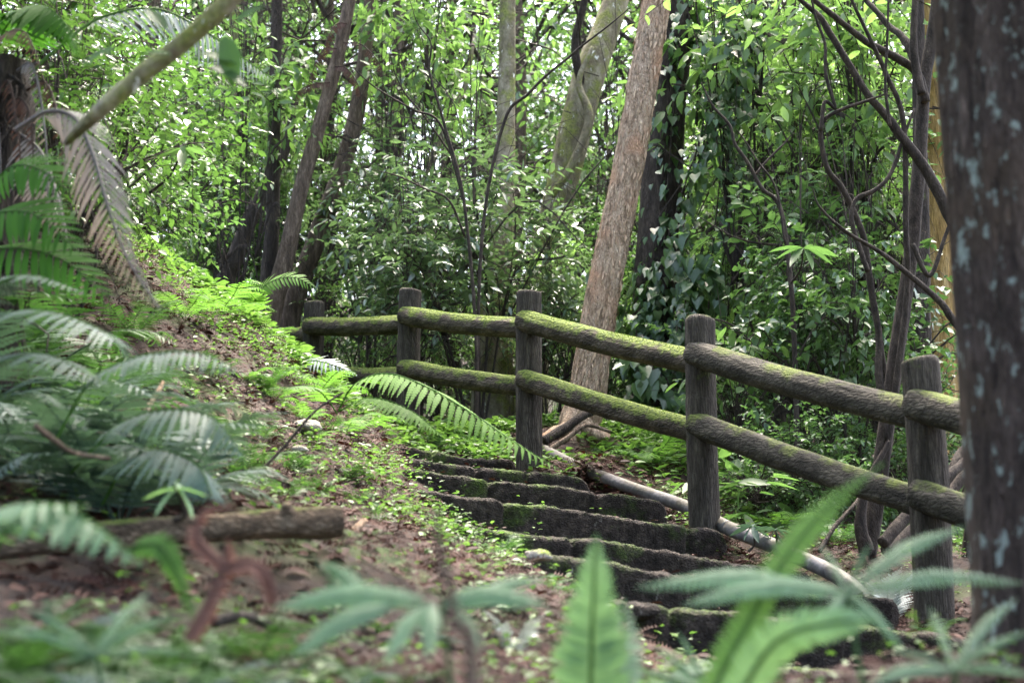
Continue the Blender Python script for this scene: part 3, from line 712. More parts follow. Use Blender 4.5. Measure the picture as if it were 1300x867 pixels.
# the ochre trunk and the thin dark one, right
for pts, rad, Y, mat, lab in (
    ([(1185, 640), (1192, 520), (1190, 380), (1186, 250), (1184, 150), (1182, 40), (1180, -90), (1176, -300)], [.17, .15, .135, .13, .125, .12, .115, .1], 10.2, 'ochre', 'ochre barked trunk half hidden behind the big near trunk at right'),
    ([(1178, 640), (1174, 520), (1171, 400), (1170, 290), (1168, 180), (1166, 60), (1165, -90)], [.07, .06, .056, .055, .05, .045, .04], 9.4, 'dark_bark', 'thin black trunk standing just left of the ochre barked trunk'),
    ([(988, 560), (990, 440), (994, 330), (997, 220), (1000, 120), (1003, 0), (1006, -60)], [.1, .085, .08, .075, .07, .065, .06], 14.5, 'twig', 'slim grey trunk in the bright gap behind the upper right rail'),
    ([(1040, 720), (1052, 600), (1058, 520), (1050, 430), (1056, 330), (1064, 200)], [.06, .055, .05, .05, .04, .03], 11.0, 'brown_bark', 'short thin brown trunk seen between the two right rails'),
    ([(975, 640), (982, 580), (992, 500), (1002, 420), (1004, 330)], [.06, .055, .05, .05, .03], 9.8, 'dark_bark', 'thin dark sapling stem rising beside the second post from the right'),
    ([(560, 470), (548, 370), (530, 290), (560, 170), (590, 110), (600, 60)], [.06, .05, .045, .04, .03, .02], 14.0, 'pale_moss', 'crooked pale sapling stem among glossy leaves in the middle'),
    ([(920, 470), (925, 330), (930, 200), (938, 60), (945, -60)], [.09, .085, .08, .075, .07], 17.5, 'brown_bark', 'brown trunk deep in the wood right of the hanging vine')):
    q = [P(x, y, Y) for x, y in pts]
    g = gz(q[0].x, Y)
    if q[0].z > g: q = [Vector((q[0].x, Y, g - .15))] + q; rad = [rad[0] * 1.1] + rad
    t = tree_root(q[0], lab)
    trunk_part(t, q, rad, M[mat], 18, 90, amp=.1, ridge=.06, seed=Y)
    if q[-1].z > 2.6:
        high_crown(t, q[-1], [(tuple(q[-1] + Vector((dx, dy, dz))), (.9, .9, .7)) for dx, dy, dz in ((0, .3, .4), (-.8, .6, .2), (.7, .7, .3))], M['leaf_light'], n=40, seed=int(Y * 10))
    else:
        high_crown(t, q[-1], [(tuple(q[-1] + Vector((0, 0, .1))), (.5, .4, .35))], M['leaf_mid'], n=45, seed=int(Y * 10), tl=.4)

# slender many stemmed tree right of the fence
Y0 = 7.2
b = P(1098, 712, Y0)
t = tree_root(b - Vector((0, 0, .1)), 'slender dark tree with many thin curving bare branches right of the fence')
def br(parent, pts, r, Y=Y0, dY=0.0, n=50, name='branch', mat='twig', z0=None):
    q = [P(x, y, Y + dY * k / max(1, len(pts) - 1)) for k, (x, y) in enumerate(pts)]
    mb = MB(); tube(mb, q, r, 10, n=n, amp=.12, fa=1.2, ridge=.05, seed=pts[0][0])
    return kid(parent, mb.build(name, M[mat], parent))
br(t, [(1094, 735), (1104, 690), (1119, 587), (1133, 484), (1147, 390), (1159, 300), (1168, 194), (1173, 114), (1183, 45), (1192, -40), (1200, -200)], [.055, .045, .042, .041, .04, .038, .036, .034, .03, .026, .01], n=120, name='trunk')
br(t, [(1104, 690), (1118, 640), (1128, 560), (1140, 470), (1150, 390), (1152, 330), (1150, 290), (1147, 156), (1126, 97), (1109, 59), (1081, 0), (1066, -40)], [.022, .02, .018, .018, .016, .016, .015, .014, .013, .011, .009, .005], dY=-.3, n=100)
br(t, [(1226, 740), (1240, 600), (1240, 460), (1226, 330), (1201, 266), (1175, 215), (1144, 173), (1124, 146), (1102, 121), (1074, 76), (1052, 40), (1040, 21), (1016, 0), (990, -30)], [.036, .034, .033, .032, .03, .028, .025, .022, .02, .018, .017, .015, .012, .008], Y=7.0, n=80)
br(t, [(1175, 130), (1164, 93), (1135, 72), (1102, 55), (1074, 33), (1054, 17), (1033, 0), (1010, -25)], [.026, .024, .022, .019, .016, .015, .013, .008], Y=7.15, n=70)
br(t, [(1170, 110), (1157, 66), (1143, 45), (1130, 35), (1112, 14), (1099, 0), (1080, -30)], [.024, .026, .02, .018, .015, .014, .008], Y=7.2, dY=.3)
br(t, [(1170, 120), (1161, 76), (1160, 40), (1162, 0), (1165, -50)], [.024, .022, .019, .017, .012], Y=7.1)
br(t, [(1128, 560), (1116, 480), (1116, 428), (1108, 380), (1102, 340), (1095, 297), (1071, 242), (1052, 218), (1044, 190), (1042, 166), (1049, 150), (1072, 138), (1102, 128), (1128, 118)], [.02, .02, .018, .018, .018, .017, .015, .015, .014, .013, .011, .01, .008, .004], Y=7.15, dY=-.25, n=110)
br(t, [(1042, 166), (1047, 130), (1060, 137), (1052, 110), (1048, 90), (1047, 55), (1036, 24), (1026, -20)], [.011, .01, .009, .009, .009, .008, .007, .004], Y=6.95, n=60)
br(t, [(1102, 345), (1086, 300), (1081, 273), (1088, 252), (1108, 243), (1126, 228), (1138, 204), (1144, 183), (1161, 138)], [.014, .013, .012, .012, .012, .011, .011, .01, .006], Y=7.0, n=70)
br(t, [(1130, 520), (1118, 440), (1112, 400), (1102, 340), (1094, 310), (1067, 290), (1040, 262), (1032, 240)], [.016, .015, .014, .012, .01, .008, .006, .003], Y=7.3, n=70)
br(t, [(1239, 440), (1211, 408), (1195, 385), (1171, 363), (1137, 335), (1120, 322), (1102, 311), (1080, 298), (1060, 282)], [.02, .019, .016, .014, .012, .01, .008, .004], Y=6.8, n=60)
br(t, [(1158, 310), (1180, 350), (1200, 300), (1215, 260)], [.014, .012, .01, .008], Y=7.0)
br(t, [(1128, 0), (1126, 60), (1124, 110), (1130, 160)], [.006, .007, .008, .009], Y=6.9)
br(t, [(1100, 700), (1092, 660), (1103, 610), (1130, 560)], [.04, .03, .02, .012], Y=7.05)
high_crown(t, P(1160, -60, 7.2), [((P(1060, -100, 7.4)), (.8, .8, .4)), ((P(1180, -190, 7.6)), (.9, .9, .5))], M['leaf_light'], n=90, seed=51, ll=.11)

# small bare sapling left of it
b = P(1010, 560, 8.6)
t = tree_root(b, 'bare dark arching sapling left of the slender many stemmed tree', name='sapling', cat='sapling')
br(t, [(1012, 600), (1010, 480), (1004, 360), (991, 266), (967, 239), (950, 208), (933, 183), (926, 159), (905, 135), (890, 105)], [.018, .017, .016, .014, .013, .012, .011, .01, .008, .004], Y=8.6, n=90, name='trunk')
br(t, [(960, 221), (975, 203), (995, 183), (1004, 172)], [.009, .008, .006, .003], Y=8.6)
br(t, [(997, 310), (985, 240), (962, 205), (945, 178), (935, 165)], [.008, .007, .006, .005, .003], Y=8.55)

# thin arching bare twigs of a shrub in the middle, upper part
b = P(590, 330, 9.6)
t = tree_root(P(600, 560, 9.6), 'bare thin twigs arching over the glossy shrub in the middle', name='bare_shrub', cat='shrub')
for pts, r in (
    ([(602, 560), (604, 420), (588, 250), (566, 165), (556, 130), (545, 90), (547, 55), (530, 30), (520, 0)], [.012, .012, .011, .01, .009, .008, .006, .004, .002]),
    ([(604, 560), (612, 300), (640, 155), (670, 120), (695, 95), (720, 75), (737, 60), (770, 35), (800, 10)], [.012, .012, .012, .011, .01, .009, .008, .006, .003]),
    ([(737, 60), (735, 35), (732, 10), (728, -20)], [.008, .007, .006, .004]),
    ([(590, 260), (560, 160), (525, 140), (490, 120), (468, 105), (450, 88)], [.009, .009, .008, .006, .005, .003]),
    ([(590, 300), (570, 255), (540, 240), (515, 228), (500, 222), (470, 215)], [.009, .008, .007, .006, .005, .002]),
    ([(575, 200), (540, 150), (515, 120), (502, 95), (496, 70)], [.008, .006, .006, .004, .002])):
    br(t, pts, r, Y=9.6, dY=-.35, n=50)

# the big trunk close by at the right edge
q = [P(1358, 900, 3.0), P(1352, 760, 3.0), P(1338, 500, 3.0), P(1318, 250, 3.0), P(1302, 0, 3.0), P(1290, -200, 3.0), P(1270, -700, 3.05), P(1262, -1100, 3.1)]
q[0].z = gz(q[0].x, 3.0) - .1
t = tree_root(q[0], 'big blurred near trunk with pale green lichen patches at the right edge')
trunk_part(t, q, [.23, .195, .19, .195, .195, .19, .17, .16], M['near_bark'], 96, 420, amp=.05, fl=1.0, ridge=.075)
high_crown(t, q[-1], [((x, y, z), (1.0, 1.0, .5)) for x, y, z in ((1.2, 3.2, 3.9), (.2, 2.6, 3.5), (-.9, 2.8, 3.7), (-1.9, 2.2, 3.5), (-1.6, 4.2, 3.9), (-.4, 4.4, 4.1), (.9, 4.8, 4.4), (-2.6, 3.6, 4.0), (0, 1.2, 3.2), (1.6, 1.6, 3.4), (-1.3, .9, 3.2), (-2.4, 5.4, 4.5), (-1.0, 5.9, 4.6), (2.4, 3.0, 4.2), (-1.8, -.6, 3.4), (.2, -.4, 3.3))], M['leaf_mid'], seed=61, n=1150, per=9, ll=.16)  # crown out of view, enlarged over the foreground and bank to shade them

# branch pile behind the right post
for k, (pts, r, lab) in enumerate((
    ([(1120, 690), (1165, 640), (1200, 607), (1232, 580)], .03, 'thick cut branch leaning up behind the nearest post'),
    ([(1125, 700), (1160, 672), (1205, 628), (1245, 570)], .034, 'brown cut branch lying lowest on the branch pile behind the nearest post'),
    ([(1190, 660), (1208, 600), (1225, 570), (1250, 560)], .028, 'short curved branch on top of the branch pile behind the nearest post'),
    ([(1040, 700), (1060, 668), (1085, 640), (1098, 622)], .012, 'thin black stick leaning beside the slender tree foot'))):
    Y = 6.5 + .18 * k
    mb = MB(); tube(mb, [P(x, y, Y + .1 * i) for i, (x, y) in enumerate(pts)], [r, r * .95, r * .85, r * .7], 10, n=50, amp=.14, ridge=.08, seed=k)
    o = mb.build('fallen_branch', M['dark_bark' if k == 3 else 'twig'], loc=(0, 0, 0)); props(o, lab, 'branch', 'cut branches behind the fence' if k < 3 else None)

# ------------------------------------------------------------------ fallen log, loose sticks, stones
q = [P(-60, 700, 3.2), P(0, 690, 3.25), P(120, 680, 3.3), P(250, 672, 3.38), P(350, 664, 3.45), P(408, 664, 3.5), P(432, 663, 3.52)]
lg = empty('fallen_log', q[3], 'rotten brown log lying across the bank at lower left', 'log')
mb = MB(); tube(mb, q, [.034, .034, .032, .034, .036, .04, .037], 26, n=160, amp=.12, fa=1.4, fl=.3, ridge=.1); mb.build('trunk', M['log'], lg)
mb = MB(); tube(mb, [P(366, 664, 3.45), P(366, 650, 3.44), P(362, 640, 3.43)], [.026, .018, .012], 10, n=12, amp=.2); mb.build('branch_stub', M['log'], lg)
for k, (pts, Y, r, lab, mt) in enumerate((
    ([(325, 605), (365, 562), (400, 522), (436, 498)], 5.2, .006, 'long thin dark stalk leaning up the bank right of the grey ferns', 'dark_bark'),
    ([(185, 522), (200, 498), (207, 485)], 4.2, .008, 'short pale stick poking up among the grey ferns', 'cedar'),
    ([(440, 690), (452, 672), (463, 660)], 4.4, .016, 'pinkish broken stick on the litter above the log end', 'cedar'),
    ([(45, 540), (70, 560), (95, 575), (140, 582)], 3.0, .007, 'thin reddish twig among the ferns at far left', 'brown_bark'),
    ([(270, 790), (310, 782), (345, 795), (365, 800)], 2.8, .012, 'dark stick lying on the litter below the log', 'dark_bark'),
    ([(690, 560), (715, 545), (740, 528), (762, 520)], 9.3, .035, 'broken dark branch lying at the foot of the flaky trunk', 'dark_bark'),
    ([(698, 570), (720, 556), (745, 540), (775, 548)], 9.2, .018, 'second thinner broken branch by the flaky trunk foot', 'brown_bark'),
    ([(250, 200), (270, 160), (300, 130), (335, 128)], 11.0, .012, 'bare twig hanging under the silver frond', 'dark_bark'))):
    if k == 7: continue
    mb = MB(); tube(mb, [P(x, y, Y + .05 * i) for i, (x, y) in enumerate(pts)], [r, r * .95, r * .8, r * .6], 8, n=40, amp=.15, seed=k * 2.2)
    o = mb.build('stick', M[mt], loc=(0, 0, 0)); props(o, lab, 'stick')
for k, (px, py, Y, r, lab) in enumerate(((392, 541, 6.6, .05, 'pale angular stone on the bank below the farthest post'), (683, 705, 4.9, .035, 'small flat grey stone on the litter left of the steps'), (380, 570, 5.8, .024, 'small pale pebble on the litter under the angular stone'),
        (810, 775, 4.75, .05, 'rough dark stone at the left end of a lower step'), (560, 770, 3.9, .03, 'tiny pale stone in the litter at bottom middle'))):
    mb = MB()
    bm = []
    c = P(px, py, Y)
    nu, nv = 18, 12
    V = []
    for i in range(nv + 1):
        for j in range(nu):
            th, ph = math.pi * i / nv, 2 * math.pi * j / nu
            d = Vector((math.sin(th) * math.cos(ph), math.sin(th) * math.sin(ph), math.cos(th)))
            kk = 1 + .35 * noise.noise(d * 1.3 + Vector((k * 3, 0, 0))) + .12 * noise.noise(d * 4)
            V.append(tuple(c + Vector((d.x * r * 1.4, d.y * r, d.z * r * .62)) * kk))
    i = np.arange(nv)[:, None] * nu; j = np.arange(nu)[None, :]
    mb.add(V, [np.stack([i + j, i + nu + j, i + nu + (j + 1) % nu, i + (j + 1) % nu], -1).reshape(-1, 4)])
    o = mb.build('stone', M['stone' if k == 3 else 'rock'], loc=(0, 0, 0)); props(o, lab, 'stone')

# ------------------------------------------------------------------ understory shrubs (one of each kind is built, the others are copies)
def shrub_mesh(seed, shape, ll, n, per, tl, blobs, wid=1.0, droop=.25, flat=.35, stems=5):
    rng = np.random.default_rng(seed)
    wood = MB()
    fol = foliage(rng, blobs, n, per, ll, tl, shape, droop=droop, wid=wid, flat=flat, wood=wood, hollow=.15, twig_r=.003)
    for k in range(stems):
        bl = blobs[k % len(blobs)]
        a = rng.uniform(0, 6.28)
        c = np.array(bl[0])
        st = np.array([math.cos(a) * .08, math.sin(a) * .08, -.15])
        tube(wood, [st, (st + c) / 2 + rng.normal(0, .12, 3), c, c + rng.normal(0, .3, 3) + np.array([0, 0, bl[1][2] * .6])], [.018, .014, .009, .004], 6, n=16, cap=False)
        for q in range(6):
            e = c + rng.normal(size=3) * np.array(bl[1]) * .6
            tube(wood, [(st * .3 + c * .7), (c + e) / 2 + rng.normal(0, .06, 3), e], [.008, .006, .003], 5, n=8, cap=False)
    return fol, wood
SH = {}
def shrub_kind(key, mats, **kw):
    f, w = shrub_mesh(**kw)
    SH[key] = ([f.mesh('foliage', M[mats])], w.mesh('stem', M['twig']))
B3 = [((0, 0, 1.25), (.85, .8, .7)), ((.35, .2, .7), (.75, .7, .5)), ((-.4, -.1, .75), (.7, .7, .5))]
shrub_kind('glossy', 'leaf_grey', seed=101, shape='ovate', ll=.15, n=210, per=9, tl=.45, blobs=B3, wid=.9)
shrub_kind('glossy2', 'leaf_dark', seed=102, shape='ovate', ll=.115, n=230, per=9, tl=.5, blobs=B3, wid=.85)
shrub_kind('light', 'leaf_light', seed=103, shape='ovate', ll=.12, n=260, per=9, tl=.5, blobs=B3)
shrub_kind('mid', 'leaf_mid', seed=104, shape='ovate', ll=.085, n=330, per=10, tl=.42, blobs=B3, wid=1.25)
shrub_kind('heart', 'ivy', seed=105, shape='heart', ll=.105, n=200, per=8, tl=.4, blobs=B3, wid=.9, droop=.5, flat=.5)
shrub_kind('droop', 'leaf_light', seed=107, shape='lance', ll=.24, n=95, per=8, tl=.5, blobs=B3, wid=1.5, droop=.55, flat=.5)
shrub_kind('big', 'leaf_light', seed=106, shape='lance', ll=.3, n=26, per=6, tl=.5, blobs=[((0, 0, .5), (.5, .5, .35))], wid=1.7, stems=6)

def put_shrub(kind, px, py, Y, s, label, mat=None, group=None, cat='shrub', name='shrub', sz=1.0):
    """py: picture height of the middle of the shrub"""
    c = P(px, py, Y)
    g = gz(c.x, Y)
    base = Vector((c.x, Y, max(g, c.z - 1.0 * s * sz) if c.z - 1.0 * s * sz < g + .6 else c.z - 1.0 * s * sz))
    base.z = g
    lift = max(-.35, (c.z - g) / s - 1.0)
    r = empty(name, base, label, cat, group)
    r.scale = (s, s, s); r.rotation_euler.z = random.uniform(0, 6.28)
    f, w = SH[kind]
    o = link('foliage', f[0], r, (0, 0, lift))
    if mat:
        o.material_slots[0].link = 'OBJECT'; o.material_slots[0].material = M[mat]
    o = link('stem', w, r, (0, 0, 0)); o.scale.z = (1.0 + lift)
    return r
for a in (
    ('glossy', 600, 285, 11.2, .8, 'grey green glossy shrub left of the mossy leaning trunk'),
    ('glossy', 700, 390, 11.4, .55, 'glossy grey leaved shrub between the third post and the flaky trunk'),
    ('glossy', 520, 345, 11.0, .65, 'glossy shrub with white shining leaves just above the fourth post'),
    ('glossy', 490, 270, 12.6, .8, 'pale shining shrub to the right of the grey brown leaning trunk'),
    ('light', 400, 215, 15.0, .9, 'light green shrub between the trunks of the upper left group'),
    ('light', 250, 250, 15.0, 1.0, 'light green shrub behind the bank crest at upper left'),
    ('mid', 190, 170, 10.5, .8, 'fine leaved mid green shrub under the silver frond', 'leaf_dark'),
    ('mid', 170, 260, 9.6, .7, 'lance leaved shrub rising over the crest behind the dry grey frond'),
    ('light', 735, 400, 12.4, .65, 'light green shrub seen on both sides of the flaky trunk foot'),
    ('mid', 790, 330, 13.0, .8, 'mid green shrub between the flaky trunk and the vine clad trunk'),
    ('heart', 1085, 395, 8.9, .62, 'dark heart leaved climber bush behind the slender many stemmed tree'),
    ('heart', 1020, 385, 9.2, .5, 'smaller heart leaved climber bush left of the dark one'),
    ('light', 945, 330, 12.5, .85, 'bright green shrub just right of the hanging vine'),
    ('light', 1010, 220, 12.0, 1.0, 'yellow green shrub above the bare arching sapling'),
    ('glossy', 975, 150, 12.6, .9, 'shrub with grey shining leaves at upper right behind the arching sapling'),
    ('light', 1100, 190, 10.6, .9, 'yellow green broad leaved shrub behind the thin curving branches'),
    ('light', 940, 560, 10.6, .75, 'bright low shrub seen between the two rails right of the second post'),
    ('light', 1070, 580, 9.4, .7, 'bright low shrub below the lower right rail beside the short brown trunk'),
    ('mid', 1010, 640, 8.3, .45, 'knee high green shrub at the foot of the dark sapling stem'),
    ('glossy', 830, 470, 12.0, .6, 'grey green bush under the creeper behind the second rail span'),
    ('light', 1150, 420, 11.4, .9, 'bright shrub behind the thin black trunk'),
    ('light', 580, 440, 12.6, .6, 'low shrub in the gap between the rails left of the third post'),
    ('light', 470, 420, 13.0, .55, 'low bright shrub in the gap between the rails by the fourth post'),
    ('mid', 1175, 560, 8.6, .55, 'leafy shrub between the nearest post and the ochre trunk'),
    ('glossy2', 325, 330, 14.6, .8, 'dark green shrub filling the space between the dark leaning trunk and the thin trunks'),
    ('big', 962, 610, 8.2, .6, 'large leaved plant with upright broad blades behind the second post from the right'),
    ('big', 1015, 600, 8.8, .5, 'broad leaved plant growing among the bright shrubs below the right rails'),
    ('big', 930, 420, 9.0, .45, 'long leaved yellow green plant poking over the rail by the second post from the right'),
    ('droop', 960, 50, 10.8, .75, 'long leaved bright shrub at the top right of the vine curtain'),
    ('droop', 1085, 70, 10.2, .7, 'long leaved shrub at the top behind the fan of thin branches'),
    ('droop', 1015, 340, 10.6, .55, 'long leaved yellow green shrub above the heart leaved climber bushes'),
    ('droop', 545, 50, 12.6, .65, 'long leaved shrub hanging at the top over the bare arching twigs'),
    ('droop', 310, 110, 12.0, .6, 'long leaved shrub just left of the thin dark straight trunk'),
    ('droop', 770, 200, 15.0, .7, 'long leaved shrub between the mossy leaning trunk and the flaky one'),
    ('droop', 1120, 300, 11.6, .6, 'long leaved shrub behind the slender tree at mid height'),
    ('mid', 90, 130, 7.0, .75, 'bushy plant with small hanging leaves at upper left', 'leaf_dark'),
    ('mid', 20, 40, 6.6, .7, 'dim small leaved bush in the top left corner', 'leaf_dark'),
    ('glossy2', 70, 150, 5.8, .5, 'dark bush behind the tree fern trunk at upper left'),
    ('glossy', 40, 250, 8.0, .6, 'dim bush behind the green fern fronds at left edge'),
    ): put_shrub(*a)

# ------------------------------------------------------------------ trees of the wood behind
def wood_tree(seed, ll, n, per, shape, mat, h=8.0, spread=1.8):
    rng = np.random.default_rng(seed)
    blobs = []
    for k in range(24):
        z = h * (.12 + .88 * (k / 23))
        rr = spread * (1 - .45 * abs(k / 23 - .55))
        a = rng.uniform(0, 6.28); d = rng.uniform(.2, 1.0) * rr
        blobs.append(((math.cos(a) * d, math.sin(a) * d, z), (rr * rng.uniform(.28, .5), rr * rng.uniform(.28, .5), h * rng.uniform(.03, .065))))
    wood = MB()
    f = foliage(rng, blobs, n, per, ll, .75, shape, wood=wood, hollow=.2, twig_r=.005)
    for b in blobs:
        z0 = b[0][2] * .8
        o = np.array([0, 0, z0]); c = np.array(b[0])
        tube(wood, [o, (o + c) / 2 + rng.normal(0, .1, 3), c], [.035, .025, .015], 6, n=8, cap=False)
        for k in range(5):
            e = c + rng.normal(size=3) * np.array(b[1]) * .6
            tube(wood, [c, (c + e) / 2 + rng.normal(0, .1, 3), e], [.015, .011, .005], 4, n=6, cap=False)
    tr = MB(); tube(tr, [(0, 0, -.4), (rng.normal(0, .08), 0, h * .3), (0, rng.normal(0, .1), h * .65), (rng.normal(0, .2), 0, h)], [.13, .1, .075, .02], 14, n=60, amp=.1, ridge=.05)
    return f.mesh('crown', M[mat]), wood.mesh('branch', M['twig']), tr.mesh('trunk', M['brown_bark'])
WT = [wood_tree(201, .13, 350, 10, 'ovate', 'leaf_light'), wood_tree(202, .13, 340, 10, 'ovate', 'leaf_mid', spread=2.0), wood_tree(203, .17, 330, 9, 'lance', 'leaf_light', spread=1.7), wood_tree(204, .14, 330, 9, 'ovate', 'leaf_grey', spread=1.7)]
def put_tree(kind, px, Y, s, label, mat=None, rot=None):
    x = P(px, 400, Y).x
    r = empty('tree', (x, Y, gz(x, Y) - .1), label, 'tree', 'leafy trees of the wood behind')
    r.scale = (s, s, s); r.rotation_euler.z = random.uniform(0, 6.28) if rot is None else rot
    for nm, me in zip(('crown', 'branch', 'trunk'), WT[kind]):
        o = link(nm, me, r, (0, 0, 0))
        if mat and nm == 'crown': o.material_slots[0].link = 'OBJECT'; o.material_slots[0].material = M[mat]
for a in (
    (1, 180, 15.5, .95, 'leafy mid green tree behind the bank at upper left'), (0, 300, 18.0, 1.1, 'yellow green tree in the gap left of the thin dark straight trunk'),
    (3, 410, 17.0, 1.0, 'bright leafed tree between the two brown leaning trunks'), (3, 500, 16.0, 1.0, 'grey leaved tree left of the bare arching twigs'),
    (1, 570, 18.5, 1.1, 'mid green dense tree behind the bare arching twigs'), (1, 660, 17.0, 1.0, 'mid green tree behind the pale mossy leaning trunk'),
    (0, 740, 19.5, 1.15, 'light green tree behind the flaky leaning trunk'), (1, 820, 17.5, 1.0, 'darker leafed tree behind the vine clad trunk'),
    (0, 910, 19.0, 1.1, 'bright tree right of the vine curtain'), (2, 985, 16.5, .95, 'long leaved yellow green tree above the arching sapling'),
    (0, 1060, 18.5, 1.1, 'bright leafed tree behind the thin curving branches'), (2, 1140, 16.0, 1.0, 'long leaved bright tree behind the thin black trunk'),
    (1, 1230, 17.5, 1.1, 'tree behind the big near trunk'), (1, 90, 18.0, 1.1, 'dim leafy tree farthest left behind the bank'), (0, 230, 21.0, 1.1, 'pale bright tree deep behind the bank crest'),
    (3, 350, 22.0, 1.2, 'grey leaved tree deep between the left trunks'), (0, 620, 23.0, 1.3, 'tall bright tree deep in the middle of the wood'), (1, 480, 23.0, 1.2, 'tall green tree deep behind the grey leaved one'),
    (0, 860, 24.0, 1.3, 'tall bright tree deep behind the vine clad trunk'), (2, 1000, 23.0, 1.25, 'tall long leaved tree deep behind the arching sapling'), (0, 1180, 23.0, 1.3, 'tall bright tree deep behind the ochre trunk'),
    (1, 1330, 14.5, .9, 'leafy tree just outside the right edge behind the near trunk'), (1, -60, 13.0, .9, 'leafy tree just outside the left edge on the bank'), (1, -560, 5.2, .95, 'unseen leafy tree added outside the left edge to shade the fern bank'),  # last tree is unseen, added to keep sky light off the left bank
    ): put_tree(*a)

def distant_wood():
    rng = np.random.default_rng(301)
    blobs = []
    for k in range(90):
        y = rng.uniform(27, 42); x = rng.uniform(-.5, .5) * y * 1.1
        g = gz(x, y)
        top = g + rng.uniform(7, 15)
        for z in np.arange(g + .5, top, 1.6):
            blobs.append(((x + rng.normal(0, .8), y + rng.normal(0, .8), z), (1.3, 1.1, .9)))
    f = foliage(rng, blobs, 8500, 7, .26, .9, 'ovate', hollow=.1)
    o = f.build('distant_wood', M['leaf_light'], loc=(0, 0, 0))
    props(o, 'bright far wood seen through the gaps between the trees', kind='stuff')
distant_wood()

# ------------------------------------------------------------------ ferns
def fern_kind(key, mat, style, nf, L, pl, pairs, width, arch, seed, lobes=7, ang=66, droop=.12, stem=.004, up0=.9):
    rng = random.Random(seed)
    fr = []
    for k in range(3):
        pts = [(0, 0, 0)]
        el = up0 * rng.uniform(.85, 1.1); x = z = 0; seglen = L / 5
        for s in range(5):
            x += math.cos(el) * seglen; z += math.sin(el) * seglen; el -= arch * rng.uniform(.7, 1.3) * (.3 + s * .22)
            pts.append((x, rng.uniform(-.02, .02) * (s + 1) * L, z))
        mb = MB(); frond(mb, pts, pairs, pl, style, start=.16, width=width, ang=ang, lobes=lobes, stem_r=stem, rng=rng, droop=droop)
        fr.append(mb)
    FK[key] = ([m.mesh('frond', M[mat]) for m in fr], nf)
FK = {}
fern_kind('wood', 'fern_mid', 'lobed', 8, .62, .15, 18, .15, .42, 1)
fern_kind('bright', 'fern_bright', 'lobed', 7, .6, .15, 18, .15, .5, 2, up0=.8)
fern_kind('blue', 'fern_blue', 'lobed', 8, .7, .17, 20, .14, .5, 3, lobes=9)
fern_kind('sword', 'fern_pale', 'lance', 6, .42, .13, 7, .24, .5, 4, ang=58)
fern_kind('silver', 'fern_silver', 'lobed', 5, .5, .12, 20, .2, .3, 5, up0=1.2)
def put_fern(kind, px, py, Y, s, label, rot=None, n=None, group=None, tilt=(0, 0), lift=0.0, spread=6.28, mat=None):
    c = P(px, py, Y)
    base = Vector((c.x, Y, gz(c.x, Y) - .01 + lift))
    r = empty('fern', base, label, 'fern', group)
    r.scale = (s, s, s); r.rotation_euler = (tilt[0], tilt[1], 0)
    fr, nf = FK[kind]
    n = n or nf
    a0 = random.uniform(0, 6.28) if rot is None else rot
    for k in range(n):
        o = link('frond', fr[k % 3], r, (0, 0, 0))
        o.rotation_euler = (random.uniform(-.12, .12), random.uniform(-.25, .25), a0 + (k + random.uniform(-.25, .25)) * spread / n)
        q = random.uniform(.75, 1.12); o.scale = (q, q, q)
        if mat: o.material_slots[0].link = 'OBJECT'; o.material_slots[0].material = M[mat]
    return r
